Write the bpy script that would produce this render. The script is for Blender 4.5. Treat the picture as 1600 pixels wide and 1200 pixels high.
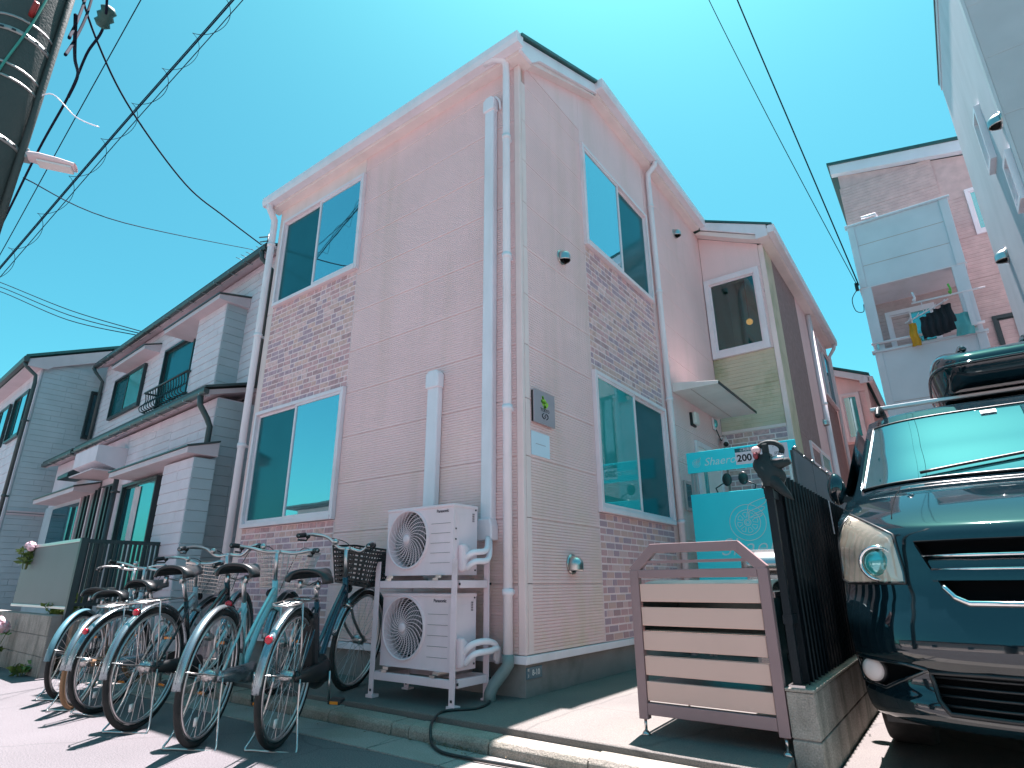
import bpy, bmesh, math, random
from math import sin, cos, pi, radians, sqrt, atan2
from mathutils import Vector, Matrix, noise
random.seed(7)
scene = bpy.context.scene
for o in list(bpy.data.objects): bpy.data.objects.remove(o)
COL = scene.collection

# ------------------------------------------------------------------ camera
cam_d = bpy.data.cameras.new('camera'); cam = bpy.data.objects.new('camera', cam_d); COL.objects.link(cam)
cam_d.sensor_fit = 'HORIZONTAL'; cam_d.sensor_width = 36.0; cam_d.lens = 36.0*908.93/1600
cam_d.clip_start = 0.05; cam_d.clip_end = 3000
YAW, PITCH, ROLL = -0.6353, 0.3297, -0.0061
fw = Vector((sin(YAW)*cos(PITCH), cos(YAW)*cos(PITCH), sin(PITCH)))
r0 = Vector((cos(YAW), -sin(YAW), 0)); u0 = r0.cross(fw)
rr = r0*cos(ROLL)+u0*sin(ROLL); uu = -r0*sin(ROLL)+u0*cos(ROLL)
m = Matrix((rr, uu, -fw)).transposed().to_4x4(); m.translation = Vector((2.508, -3.5435, 0.86))
cam.matrix_world = m
scene.camera = cam

# ------------------------------------------------------------------ world, sun, exposure
SUN_TRAVEL = Vector((0.03, -0.235, -1.0)).normalized()
w = bpy.data.worlds.new('World'); scene.world = w; w.use_nodes = True
nt = w.node_tree; nt.nodes.clear()
sky = nt.nodes.new('ShaderNodeTexSky'); sky.sky_type = 'NISHITA'; sky.sun_disc = False
sky.sun_elevation = math.asin(-SUN_TRAVEL.z); sky.sun_rotation = atan2(-SUN_TRAVEL.x, -SUN_TRAVEL.y)
sky.air_density = 1.0; sky.dust_density = 1.8; sky.ozone_density = 1.0; sky.altitude = 20
tint = nt.nodes.new('ShaderNodeMix'); tint.data_type = 'RGBA'; tint.blend_type = 'MULTIPLY'; tint.inputs[0].default_value = 1.0
tint.inputs[7].default_value = (0.30, 0.97, 0.86, 1)
bg = nt.nodes.new('ShaderNodeBackground'); bg.inputs[1].default_value = 0.057
wo = nt.nodes.new('ShaderNodeOutputWorld')
nt.links.new(sky.outputs[0], tint.inputs[6]); nt.links.new(tint.outputs[2], bg.inputs[0]); nt.links.new(bg.outputs[0], wo.inputs[0])
sd = bpy.data.lights.new('sun', 'SUN'); sun = bpy.data.objects.new('sun', sd); COL.objects.link(sun)
sd.energy = 5.0; sd.angle = radians(0.5); sd.color = (1.0, 0.90, 0.90)
sun.rotation_euler = SUN_TRAVEL.to_track_quat('-Z', 'Y').to_euler(); sun.location = (0, 0, 30)
scene.view_settings.view_transform = 'Standard'; scene.view_settings.look = 'None'
scene.view_settings.gamma = 1.0; scene.view_settings.use_curve_mapping = False
scene.view_settings.exposure = 2.0
scene.render.engine = 'CYCLES'
scene.cycles.max_bounces = 8; scene.cycles.transparent_max_bounces = 12
scene.render.resolution_x = 1024; scene.render.resolution_y = 768

# ------------------------------------------------------------------ materials
MATS = {}
def mat(name, col, rough=0.6, metal=0.0, var=0.10, vscale=3.0, dirt=None, dirt_amt=0.0, dscale=1.2, bump=0.0, bscale=60.0,
        coat=0.0, spec=0.5, streak=0.0, coord='Object', low=None, speck=0.0, crack=0.0):
    if name in MATS: return MATS[name]
    M = bpy.data.materials.new(name); M.use_nodes = True; n = M.node_tree.nodes; L = M.node_tree.links
    b = n['Principled BSDF']; b.inputs['Roughness'].default_value = rough; b.inputs['Metallic'].default_value = metal
    b.inputs['Coat Weight'].default_value = coat; b.inputs['Coat Roughness'].default_value = 0.03
    b.inputs['Specular IOR Level'].default_value = spec
    tc = n.new('ShaderNodeTexCoord'); src = tc.outputs['Object' if coord == 'World' else coord]
    ng = n.new('ShaderNodeNewGeometry'); src = ng.outputs['Position'] if coord == 'World' else src
    nz = n.new('ShaderNodeTexNoise'); nz.inputs['Scale'].default_value = vscale; nz.inputs['Detail'].default_value = 5
    L.new(src, nz.inputs['Vector'])
    mr = n.new('ShaderNodeMapRange'); mr.inputs[1].default_value = 0.3; mr.inputs[2].default_value = 0.7
    mr.inputs[3].default_value = 1-var; mr.inputs[4].default_value = 1+var
    L.new(nz.outputs['Fac'], mr.inputs[0])
    mx = n.new('ShaderNodeMix'); mx.data_type = 'RGBA'; mx.blend_type = 'MULTIPLY'; mx.inputs[0].default_value = 1
    mx.inputs[6].default_value = (*col, 1); L.new(mr.outputs[0], mx.inputs[7])
    out = mx.outputs[2]
    if dirt_amt > 0:
        n2 = n.new('ShaderNodeTexNoise'); n2.inputs['Scale'].default_value = dscale; n2.inputs['Detail'].default_value = 8; n2.inputs['Roughness'].default_value = 0.65
        if streak > 0:
            mp = n.new('ShaderNodeMapping'); mp.inputs['Scale'].default_value = (1, 1, 1.0/streak); L.new(src, mp.inputs[0]); L.new(mp.outputs[0], n2.inputs['Vector'])
        else: L.new(src, n2.inputs['Vector'])
        m2 = n.new('ShaderNodeMapRange'); m2.inputs[1].default_value = 0.48; m2.inputs[2].default_value = 0.72; m2.inputs[4].default_value = dirt_amt
        L.new(n2.outputs['Fac'], m2.inputs[0])
        mm = n.new('ShaderNodeMix'); mm.data_type = 'RGBA'; L.new(m2.outputs[0], mm.inputs[0]); L.new(out, mm.inputs[6]); mm.inputs[7].default_value = (*dirt, 1)
        out = mm.outputs[2]
    if low:
        sx = n.new('ShaderNodeSeparateXYZ'); L.new(ng.outputs['Position'], sx.inputs[0])
        l1 = n.new('ShaderNodeMapRange'); l1.inputs[1].default_value = low[0]; l1.inputs[2].default_value = low[1]; l1.inputs[3].default_value = 0; l1.inputs[4].default_value = 1; L.new(sx.outputs[2], l1.inputs[0])
        l2 = n.new('ShaderNodeTexNoise'); l2.inputs['Scale'].default_value = 2.1; l2.inputs['Detail'].default_value = 9; l2.inputs['Roughness'].default_value = .7; L.new(ng.outputs['Position'], l2.inputs['Vector'])
        l3 = n.new('ShaderNodeMapRange'); l3.inputs[1].default_value = .42; l3.inputs[2].default_value = .68; l3.inputs[4].default_value = low[3]; L.new(l2.outputs['Fac'], l3.inputs[0])
        l4 = n.new('ShaderNodeMath'); l4.operation = 'MULTIPLY'; L.new(l1.outputs[0], l4.inputs[0]); L.new(l3.outputs[0], l4.inputs[1])
        l5 = n.new('ShaderNodeMix'); l5.data_type = 'RGBA'; L.new(l4.outputs[0], l5.inputs[0]); L.new(out, l5.inputs[6]); l5.inputs[7].default_value = (*low[2], 1); out = l5.outputs[2]
    if speck > 0:
        s1 = n.new('ShaderNodeTexNoise'); s1.inputs['Scale'].default_value = 140; s1.inputs['Detail'].default_value = 3; L.new(src, s1.inputs['Vector'])
        s2 = n.new('ShaderNodeMapRange'); s2.inputs[1].default_value = .3; s2.inputs[2].default_value = .7; s2.inputs[3].default_value = 1-speck; s2.inputs[4].default_value = 1+speck; L.new(s1.outputs['Fac'], s2.inputs[0])
        s3 = n.new('ShaderNodeMix'); s3.data_type = 'RGBA'; s3.blend_type = 'MULTIPLY'; s3.inputs[0].default_value = 1; L.new(out, s3.inputs[6]); L.new(s2.outputs[0], s3.inputs[7]); out = s3.outputs[2]
    if crack > 0:
        c0 = n.new('ShaderNodeTexNoise'); c0.inputs['Scale'].default_value = 2.5; c0.inputs['Detail'].default_value = 6; L.new(src, c0.inputs['Vector'])
        c1 = n.new('ShaderNodeMix'); c1.data_type = 'RGBA'; c1.inputs[0].default_value = .16; L.new(src, c1.inputs[6]); L.new(c0.outputs['Color'], c1.inputs[7])
        c2 = n.new('ShaderNodeTexVoronoi'); c2.feature = 'DISTANCE_TO_EDGE'; c2.inputs['Scale'].default_value = crack; L.new(c1.outputs[2], c2.inputs['Vector'])
        c3 = n.new('ShaderNodeMapRange'); c3.inputs[1].default_value = 0.0; c3.inputs[2].default_value = .006; c3.inputs[3].default_value = .45; c3.inputs[4].default_value = 0; L.new(c2.outputs['Distance'], c3.inputs[0])
        c4 = n.new('ShaderNodeMix'); c4.data_type = 'RGBA'; L.new(c3.outputs[0], c4.inputs[0]); L.new(out, c4.inputs[6]); c4.inputs[7].default_value = (.05, .05, .05, 1); out = c4.outputs[2]
    L.new(out, b.inputs['Base Color'])
    if bump > 0:
        nb = n.new('ShaderNodeTexNoise'); nb.inputs['Scale'].default_value = bscale; nb.inputs['Detail'].default_value = 4; L.new(src, nb.inputs['Vector'])
        bp = n.new('ShaderNodeBump'); bp.inputs['Strength'].default_value = bump; bp.inputs['Distance'].default_value = 0.01
        L.new(nb.outputs['Fac'], bp.inputs['Height']); L.new(bp.outputs[0], b.inputs['Normal'])
    MATS[name] = M
    return M
def glassy(name, col, refl=0.5, gcol=(0.9, 0.97, 1.0), rough=0.02, wav=0.0):
    """opaque tinted pane: dark body seen through the glass plus a mirror-like outer surface"""
    M = bpy.data.materials.new(name); M.use_nodes = True; n = M.node_tree.nodes; L = M.node_tree.links; n.clear()
    d = n.new('ShaderNodeBsdfDiffuse'); g = n.new('ShaderNodeBsdfGlossy'); g.inputs['Roughness'].default_value = rough; g.inputs['Color'].default_value = (*gcol, 1)
    tc = n.new('ShaderNodeTexCoord'); nz = n.new('ShaderNodeTexNoise'); nz.inputs['Scale'].default_value = 1.3; L.new(tc.outputs['Object'], nz.inputs['Vector'])
    mr = n.new('ShaderNodeMapRange'); mr.inputs[3].default_value = .75; mr.inputs[4].default_value = 1.25; L.new(nz.outputs['Fac'], mr.inputs[0])
    mm = n.new('ShaderNodeMix'); mm.data_type = 'RGBA'; mm.blend_type = 'MULTIPLY'; mm.inputs[0].default_value = 1; mm.inputs[6].default_value = (*col, 1)
    L.new(mr.outputs[0], mm.inputs[7]); L.new(mm.outputs[2], d.inputs['Color'])
    fr = n.new('ShaderNodeLayerWeight'); fr.inputs['Blend'].default_value = 0.25
    m2 = n.new('ShaderNodeMapRange'); m2.inputs[3].default_value = refl; m2.inputs[4].default_value = min(1.0, refl+0.45); L.new(fr.outputs['Fresnel'], m2.inputs[0])
    x = n.new('ShaderNodeMixShader'); L.new(m2.outputs[0], x.inputs[0]); L.new(d.outputs[0], x.inputs[1]); L.new(g.outputs[0], x.inputs[2])
    if wav > 0:
        nb = n.new('ShaderNodeTexNoise'); nb.inputs['Scale'].default_value = 2.2; L.new(tc.outputs['Object'], nb.inputs['Vector'])
        bp = n.new('ShaderNodeBump'); bp.inputs['Strength'].default_value = wav; bp.inputs['Distance'].default_value = 0.02
        L.new(nb.outputs['Fac'], bp.inputs['Height']); L.new(bp.outputs[0], g.inputs['Normal'])
    o = n.new('ShaderNodeOutputMaterial'); L.new(x.outputs[0], o.inputs[0]); MATS[name] = M
    return M
def clear(name, tintc, refl=0.12, trans=0.8):
    M = bpy.data.materials.new(name); M.use_nodes = True; n = M.node_tree.nodes; L = M.node_tree.links; n.clear()
    t = n.new('ShaderNodeBsdfTransparent'); t.inputs[0].default_value = (*tintc, 1)
    g = n.new('ShaderNodeBsdfGlossy'); g.inputs['Roughness'].default_value = 0.03
    fr = n.new('ShaderNodeLayerWeight'); fr.inputs['Blend'].default_value = 0.3
    m2 = n.new('ShaderNodeMapRange'); m2.inputs[3].default_value = refl; m2.inputs[4].default_value = .8; L.new(fr.outputs['Fresnel'], m2.inputs[0])
    x = n.new('ShaderNodeMixShader'); L.new(m2.outputs[0], x.inputs[0]); L.new(t.outputs[0], x.inputs[1]); L.new(g.outputs[0], x.inputs[2])
    o = n.new('ShaderNodeOutputMaterial'); L.new(x.outputs[0], o.inputs[0]); MATS[name] = M
    return M
def emit(name, col, s):
    M = bpy.data.materials.new(name); M.use_nodes = True; b = M.node_tree.nodes['Principled BSDF']
    b.inputs['Emission Color'].default_value = (*col, 1); b.inputs['Emission Strength'].default_value = s; b.inputs['Base Color'].default_value = (*col, 1)
    MATS[name] = M; return M

PINK = (0.93, 0.63, 0.63)
SIDING = mat('pink_siding', PINK, .75, var=.05, vscale=1.1, dirt=(0.66, 0.47, 0.40), dirt_amt=.32, dscale=3.2, bump=.25, bscale=160, streak=9, coord='World', low=(2.4, .35, (.66, .56, .34), .55), speck=.05)
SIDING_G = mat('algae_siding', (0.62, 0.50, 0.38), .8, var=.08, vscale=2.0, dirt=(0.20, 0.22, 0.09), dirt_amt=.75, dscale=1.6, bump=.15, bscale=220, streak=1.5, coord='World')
TRIM = mat('pink_trim', (0.90, 0.66, 0.64), .6, var=.05, dirt=(0.62, 0.46, 0.34), dirt_amt=.3, dscale=1.5, streak=3, coord='World')
JOINT = mat('siding_joint', (0.52, 0.36, 0.33), .9)
WHITE = mat('white_pvc', (0.86, 0.77, 0.82), .35, var=.04, dirt=(.45, .4, .36), dirt_amt=.25, dscale=3, streak=4)
FRAME = mat('window_frame', (0.86, 0.71, 0.75), .4, var=.03, dirt=(.4, .35, .32), dirt_amt=.2, dscale=4)
BOARD = mat('painted_board', (0.89, 0.73, 0.71), .6, var=.06, dirt=(.5, .4, .36), dirt_amt=.25, dscale=2)
ROOFM = mat('roof_metal', (0.03, 0.10, 0.10), .45, var=.15)
FOUND = mat('foundation_concrete', (0.25, 0.23, 0.22), .9, var=.12, dirt=(.11, .11, .10), dirt_amt=.6, dscale=2.5, bump=.3, bscale=50, coord='World')
MORTAR = mat('mortar', (0.93, 0.69, 0.70), .9, var=.08, vscale=8, bump=.3, bscale=120)
BRK = [mat('brick_%s' % nme, c, .85, var=.20, vscale=22, bump=.5, bscale=70) for nme, c in
       (('rose', (.70, .37, .38)), ('tan', (.74, .43, .39)), ('mauve', (.54, .33, .38)), ('pale', (.80, .49, .48)), ('brown', (.56, .31, .32)))]
G_SKY = glassy('pane_reflecting', (0.01, 0.09, 0.11), .62, (.62, .92, 1.0), wav=.03)
G_DARK = glassy('pane_dark', (0.008, 0.05, 0.06), .22, (.6, .9, 1.0), wav=.02)
G_TEAL = glassy('pane_teal', (0.03, 0.36, 0.35), .30, (.6, .95, 1.0), wav=.03)
SCREEN = glassy('insect_screen', (0.012, 0.085, 0.095), .10, (.5,.9,1.), rough=.12)
ASPH = mat('asphalt', (0.130, 0.120, 0.130), .92, speck=.45, crack=.55, var=.10, vscale=1.2, dirt=(.145, .135, .145), dirt_amt=.35, dscale=.7, bump=.6, bscale=260, coord='World')
CONC = mat('concrete', (0.26, 0.235, 0.225), .9, speck=.25, crack=.9, var=.10, vscale=2.5, dirt=(.16, .15, .12), dirt_amt=.55, dscale=1.7, bump=.4, bscale=120, coord='World')
CONC_L = mat('light_concrete', (0.134, 0.122, 0.116), .9, speck=.22, crack=.5, var=.08, vscale=2.5, dirt=(.17, .155, .135), dirt_amt=.5, dscale=1.4, bump=.35, bscale=160, coord='World')
KERB = mat('kerb_concrete', (0.27, 0.24, 0.21), .9, speck=.3, var=.12, vscale=4, dirt=(.12, .12, .08), dirt_amt=.6, dscale=3, bump=.5, bscale=90, coord='World')
BLOCK = mat('concrete_block', (0.30, 0.265, 0.235), .95, var=.20, vscale=7, dirt=(.055, .055, .045), dirt_amt=.9, dscale=5.0, bump=.7, bscale=110, streak=4, speck=.25, coord='World')
BLACK = mat('black_plastic', (0.012, 0.014, 0.016), .4, var=.1)
RUBBER = mat('rubber', (0.014, 0.014, 0.015), .8, var=.15, dirt=(.12, .10, .09), dirt_amt=.3, dscale=6)
STEEL = mat('steel', (0.55, 0.53, 0.52), .28, 1.0, var=.08, dirt=(.25, .18, .13), dirt_amt=.25, dscale=6)
ALU = mat('aluminium', (0.62, 0.60, 0.60), .35, 1.0, var=.06)
CHROME = mat('chrome', (0.8, 0.8, 0.8), .08, 1.0, var=.02)
ACW = mat('appliance_white', (0.86, 0.66, 0.70), .4, var=.03, dirt=(.5, .43, .36), dirt_amt=.2, dscale=3, streak=3)
RACKM = mat('rack_steel', (0.82, 0.62, 0.66), .5, .0, var=.06, dirt=(.4, .3, .24), dirt_amt=.3, dscale=5)

# ------------------------------------------------------------------ mesh builder
class MB:
    def __init__(s): s.v = []; s.f = []; s.mi = []; s.sm = []; s.cur = 0; s.smooth = False
    def add(s, vs, fs, M=None):
        o = len(s.v)
        for p in vs:
            p = Vector(p); s.v.append(tuple(M @ p) if M is not None else tuple(p))
        for f in fs: s.f.append(tuple(i+o for i in f)); s.mi.append(s.cur); s.sm.append(s.smooth)
        return s
    def box(s, x0, x1, y0, y1, z0, z1, M=None):
        return s.add([(x0,y0,z0),(x1,y0,z0),(x1,y1,z0),(x0,y1,z0),(x0,y0,z1),(x1,y0,z1),(x1,y1,z1),(x0,y1,z1)],
                     [(0,3,2,1),(4,5,6,7),(0,1,5,4),(1,2,6,5),(2,3,7,6),(3,0,4,7)], M)
    def bar(s, a, b, wx, wz, up=(0,0,1)):
        a = Vector(a); b = Vector(b); d = b-a; L_ = d.length; d.normalize(); u = Vector(up)
        if abs(d.dot(u)) > .99: u = Vector((0,1,0))
        x = d.cross(u).normalized(); z = x.cross(d)
        M = Matrix((x, d, z)).transposed().to_4x4(); M.translation = a
        return s.box(-wx/2, wx/2, 0, L_, -wz/2, wz/2, M)
    def prism(s, poly, axis, a, b, M=None):
        """poly in the two other axes (order xyz without axis), extruded along axis from a to b"""
        n = len(poly)
        def P(p, t):
            if axis == 'x': return (t, p[0], p[1])
            if axis == 'y': return (p[0], t, p[1])
            return (p[0], p[1], t)
        vs = [P(p, a) for p in poly]+[P(p, b) for p in poly]
        fs = [tuple(range(n)), tuple(range(2*n-1, n-1, -1))]+[(i, (i+1) % n+n*0, (i+1) % n+n, i+n) for i in range(n)]
        fs[0] = tuple(reversed(range(n))); fs[1] = tuple(range(n, 2*n))
        return s.add(vs, fs, M)
    def tube(s, pts, r, n=8, closed=False, caps=True, M=None):
        pts = [Vector(p) for p in pts]; N = len(pts); R = r if isinstance(r, (list, tuple)) else [r]*N
        T = []
        for i in range(N):
            if closed: t = pts[(i+1) % N]-pts[i-1]
            else: t = pts[min(i+1, N-1)]-pts[max(i-1, 0)]
            T.append(t.normalized() if t.length > 1e-9 else Vector((0,0,1)))
        u = T[0].orthogonal().normalized(); vs = []; fs = []
        for i in range(N):
            u = (u-T[i]*u.dot(T[i]));
            if u.length < 1e-6: u = T[i].orthogonal()
            u.normalize(); v = T[i].cross(u)
            for k in range(n):
                a = 2*pi*k/n; vs.append(pts[i]+(u*cos(a)+v*sin(a))*R[i])
        m_ = N if closed else N-1
        for i in range(m_):
            j = (i+1) % N
            for k in range(n): fs.append((i*n+k, i*n+(k+1) % n, j*n+(k+1) % n, j*n+k))
        if caps and not closed: fs.append(tuple(reversed(range(n)))); fs.append(tuple(range((N-1)*n, N*n)))
        return s.add(vs, fs, M)
    def lathe(s, prof, n=16, M=None, caps=True):
        vs = []; fs = []
        for (r, z) in prof:
            for k in range(n): a = 2*pi*k/n; vs.append((r*cos(a), r*sin(a), z))
        for i in range(len(prof)-1):
            for k in range(n): fs.append((i*n+k, i*n+(k+1) % n, (i+1)*n+(k+1) % n, (i+1)*n+k))
        if caps: fs.append(tuple(reversed(range(n)))); fs.append(tuple(range((len(prof)-1)*n, len(prof)*n)))
        return s.add(vs, fs, M)
    def ball(s, c, rx, ry=None, rz=None, n=12, h=8, M=None):
        ry = ry or rx; rz = rz or rx; vs = []; fs = []
        for j in range(h+1):
            t = -pi/2+pi*j/h
            for k in range(n): a = 2*pi*k/n; vs.append((c[0]+rx*cos(t)*cos(a), c[1]+ry*cos(t)*sin(a), c[2]+rz*sin(t)))
        for j in range(h):
            for k in range(n): fs.append((j*n+k, j*n+(k+1) % n, (j+1)*n+(k+1) % n, (j+1)*n+k))
        return s.add(vs, fs, M)
    def grid(s, fn, nu, nv, M=None, skip=None):
        vs = [fn(i/nu, j/nv) for j in range(nv+1) for i in range(nu+1)]
        fs = []
        for j in range(nv):
            for i in range(nu):
                if skip and skip((i+.5)/nu, (j+.5)/nv): continue
                a = j*(nu+1)+i; fs.append((a, a+1, a+nu+2, a+nu+1))
        return s.add(vs, fs, M)
    def mesh(s, name, mats):
        me = bpy.data.meshes.new(name); me.from_pydata(s.v, [], s.f)
        for q in (mats if isinstance(mats, (list, tuple)) else [mats]): me.materials.append(q)
        me.polygons.foreach_set('material_index', s.mi); me.polygons.foreach_set('use_smooth', s.sm)
        me.validate(); me.update(); return me
    def build(s, name, mats, parent=None, bevel=0.0, recalc=True, autosmooth=False):
        me = s.mesh(name, mats)
        if recalc:
            bm = bmesh.new(); bm.from_mesh(me); bmesh.ops.recalc_face_normals(bm, faces=bm.faces); bm.to_mesh(me); bm.free()
        return link(name, me, parent, bevel)
def link(name, me, parent=None, bevel=0.0):
    o = bpy.data.objects.new(name, me); COL.objects.link(o)
    if parent is not None: o.parent = parent
    if bevel > 0:
        b = o.modifiers.new('bevel', 'BEVEL'); b.width = bevel; b.segments = 2; b.limit_method = 'ANGLE'; b.angle_limit = radians(35)
    return o
def tag(o, label=None, cat=None, group=None, kind=None):
    if label: o['label'] = label
    if cat: o['category'] = cat
    if group: o['group'] = group
    if kind: o['kind'] = kind
    return o
def empty(name, loc=(0,0,0), rz=0.0, label=None, cat=None, group=None, rot=None):
    o = bpy.data.objects.new(name, None); o.empty_display_size = .1; COL.objects.link(o); o.location = loc
    o.rotation_euler = rot if rot else (0, 0, rz)
    return tag(o, label, cat, group)
def bx(name, mats, parent, x0, x1, y0, y1, z0, z1, bevel=0.0, M=None):
    return MB().box(x0, x1, y0, y1, z0, z1, M).build(name, mats, parent, bevel)
def tb(name, mats, parent, pts, r, n=10, smooth=True, closed=False):
    q = MB(); q.smooth = smooth; q.tube(pts, r, n, closed); return q.build(name, mats, parent)
def arc(c, r, a0, a1, n, plane='xz'):
    out = []
    for i in range(n+1):
        a = a0+(a1-a0)*i/n; p, q = r*cos(a), r*sin(a)
        out.append((c[0]+p, c[1], c[2]+q) if plane == 'xz' else (c[0]+p, c[1]+q, c[2]) if plane == 'xy' else (c[0], c[1]+p, c[2]+q))
    return out
def smoothpath(pts, n=6):
    P = [Vector(p) for p in pts]; out = []
    for i in range(len(P)-1):
        p0, p1, p2, p3 = P[max(i-1,0)], P[i], P[i+1], P[min(i+2, len(P)-1)]
        for k in range(n):
            t = k/n; out.append(.5*((2*p1)+(p2-p0)*t+(2*p0-5*p1+4*p2-p3)*t*t+(-p0+3*p1-3*p2+p3)*t**3))
    out.append(P[-1]); return out
def text(body, size, m_, parent, M, name='lettering', ext=0.0006, align='LEFT', shear=0.0, spacing=1.0, bold=0.0):
    c = bpy.data.curves.new('t', 'FONT'); c.body = body; c.size = size; c.extrude = ext; c.align_x = align; c.align_y = 'CENTER'
    c.shear = shear; c.space_character = spacing; c.offset = bold; c.resolution_u = 3
    t = bpy.data.objects.new('t', c); COL.objects.link(t); bpy.context.view_layer.update()
    me = bpy.data.meshes.new_from_object(t.evaluated_get(bpy.context.evaluated_depsgraph_get()))
    bpy.data.objects.remove(t); bpy.data.curves.remove(c)
    me.materials.clear(); me.materials.append(m_); me.transform(M); return link(name, me, parent)
def frameM(origin, xdir, ydir):
    x = Vector(xdir).normalized(); z = x.cross(Vector(ydir)).normalized(); y = z.cross(x)
    M = Matrix((x, y, z)).transposed().to_4x4(); M.translation = Vector(origin); return M
# ------------------------------------------------------------------ ground
def structure(o): o['kind'] = 'structure'; return o
g = MB(); g.grid(lambda u, v: (-200+400*u, -200+400*v, 0), 8, 8); structure(g.build('street', ASPH, recalc=False))
ZG = 0.128
# concrete gutter beside the asphalt, kerb stones, apron
gut = MB()
gx = [-9.0, -6.2, -4.6, -3.1, -1.65, -0.32, 0.22, 0.75, 1.28, 1.735]
for a, b in zip(gx[:-1], gx[1:]): gut.box(a+.004, b-.004, -1.075, -.80, -.05, .006+random.uniform(0, .003))
structure(gut.build('street_gutter', CONC, bevel=.003))
kerb = structure(bx('kerb', KERB, None, -4.05, 1.735, -.77, -.66, -.1, .062))
kx = [-4.05, -3.45, -2.85, -2.25, -1.65, -1.05, -.45, -.30, .30, .90, 1.50, 1.735]
for a, b in zip(kx[:-1], kx[1:]):
    dz = random.uniform(-.004, .004)
    q = MB(); q.prism([(-.785+random.uniform(-.003, .003), -.05), (-.783, .05+dz), (-.765, .073+dz), (-.64, .077+dz), (-.64, -.05)], 'x', a+.004, b-.004)
    q.build('kerb_stone', KERB, kerb, bevel=.006)
ap = MB()
ap.prism([(-.638, -.05), (-.636, .104), (-.628, .110), (.03, ZG), (.03, -.05)], 'x', -4.05, 1.735)
ap.prism([(.03, -.05), (.03, ZG), (12.0, ZG+.01), (12.0, -.05)], 'x', -.03, 1.735)
structure(ap.build('apron_pavement', CONC_L, bevel=.004))
pk = MB(); pk.box(1.865, 12, -.66, 14, -.05, .035); structure(pk.build('parking_pavement', CONC_L, bevel=.01))
bx('drain_channel', CONC, None, 1.80, 12, -1.0, -.67, -.05, .012)['kind'] = 'structure'

# ------------------------------------------------------------------ generic wall elements (a along the wall, b up, c outward)
def siding(parent, M, a0, a1, rows, m_, ribs=20, name='siding_panel', c=0.0):
    for b0, b1 in zip(rows[:-1], rows[1:]):
        q = MB(); b0_, b1_ = b0+.0012, b1-.0012; h = (b1_-b0_)
        prof = [(b0_, c-.022), (b0_, c-.004), (b0_+.004, c)]
        n = max(1, int(round(h/.455*ribs)))
        if ribs:
            p = (h-.012)/n
            for k in range(n):
                z = b0_+.006+k*p
                prof += [(z, c), (z+p*.72, c), (z+p*.78, c-.006), (z+p*.94, c-.006)]
        prof += [(b1_-.004, c), (b1_, c-.004), (b1_, c-.022)]
        N = len(prof)
        vs = [(a0, z, y) for z, y in prof]+[(a1, z, y) for z, y in prof]
        fs = [(i, i+N, i+1+N, i+1) for i in range(N-1)]+[tuple(range(N)), tuple(reversed(range(N, 2*N)))]
        q.add(vs, fs, M); q.build(name, m_, parent)
def window(parent, M, a0, a1, b0, b1, lm, rm, fr=FRAME, t=.034, split=.5, proud=.042, front='right', sill=.0, mid=True):
    q = MB()
    q.box(a0, a0+t, b0, b1, -.05, proud, M); q.box(a1-t, a1, b0, b1, -.05, proud, M)
    q.box(a0+t, a1-t, b1-t*1.2, b1, -.05, proud, M); q.box(a0+t, a1-t, b0, b0+t*1.3, -.05, proud+sill, M)
    w_ = q.build('window', fr, parent, bevel=.003)
    A0, A1, B0, B1 = a0+t, a1-t, b0+t*1.3, b1-t*1.2
    mid_ = A0+(A1-A0)*split; st = .026
    def sash(x0, x1, c, pm, nm):
        s_ = MB(); s_.box(x0, x0+st, B0, B1, c-.02, c+.008, M); s_.box(x1-st, x1, B0, B1, c-.02, c+.008, M)
        s_.box(x0+st, x1-st, B1-st, B1, c-.02, c+.008, M); s_.box(x0+st, x1-st, B0, B0+st*1.5, c-.02, c+.008, M)
        s_.build('sash', fr, w_, bevel=.002)
        MB().box(x0+st-.004, x1-st+.004, B0+st*1.5-.004, B1-st+.004, c-.012, c-.004, M).build('pane', pm, w_)
    if not mid: sash(A0, A1, .012, lm, 0); return w_
    if front == 'right': sash(A0, mid_+st*.6, -.004, lm, 0); sash(mid_-st*.6, A1, .026, rm, 1)
    else: sash(A0, mid_+st*.6, .026, lm, 0); sash(mid_-st*.6, A1, -.004, rm, 1)
    return w_
BRICK_JOBS = []   # every brick: (matrix, size, material index, distance-rank, parent)
def bricks(parent, M, a0, a1, b0, b1, rank, rowh=.0615, widths=(.075, .105, .135, .165), gap=.0105, seed=1):
    rnd = random.Random(seed)
    bk = MB().box(a0, a1, b0, b1, -.02, -.0008, M).build('brick_panel', MORTAR, parent)
    nrow = int(round((b1-b0)/rowh)); rh = (b1-b0)/nrow
    for r in range(nrow):
        a = a0+gap*.5; z0 = b0+r*rh+gap*.5; z1 = b0+(r+1)*rh-gap*.5; first = True
        while a < a1-.03:
            wd = rnd.choice(widths)*(rnd.uniform(.45, .9) if first else 1); first = False
            e = min(a+wd, a1-gap*.5)
            if a1-e < .05: e = a1-gap*.5
            BRICK_JOBS.append((rank, M, (a, e, z0, z1, -.008, rnd.uniform(.0015, .004)), rnd.choice((0, 0, 1, 1, 2, 2, 3, 4)), bk)); a = e+gap
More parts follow.
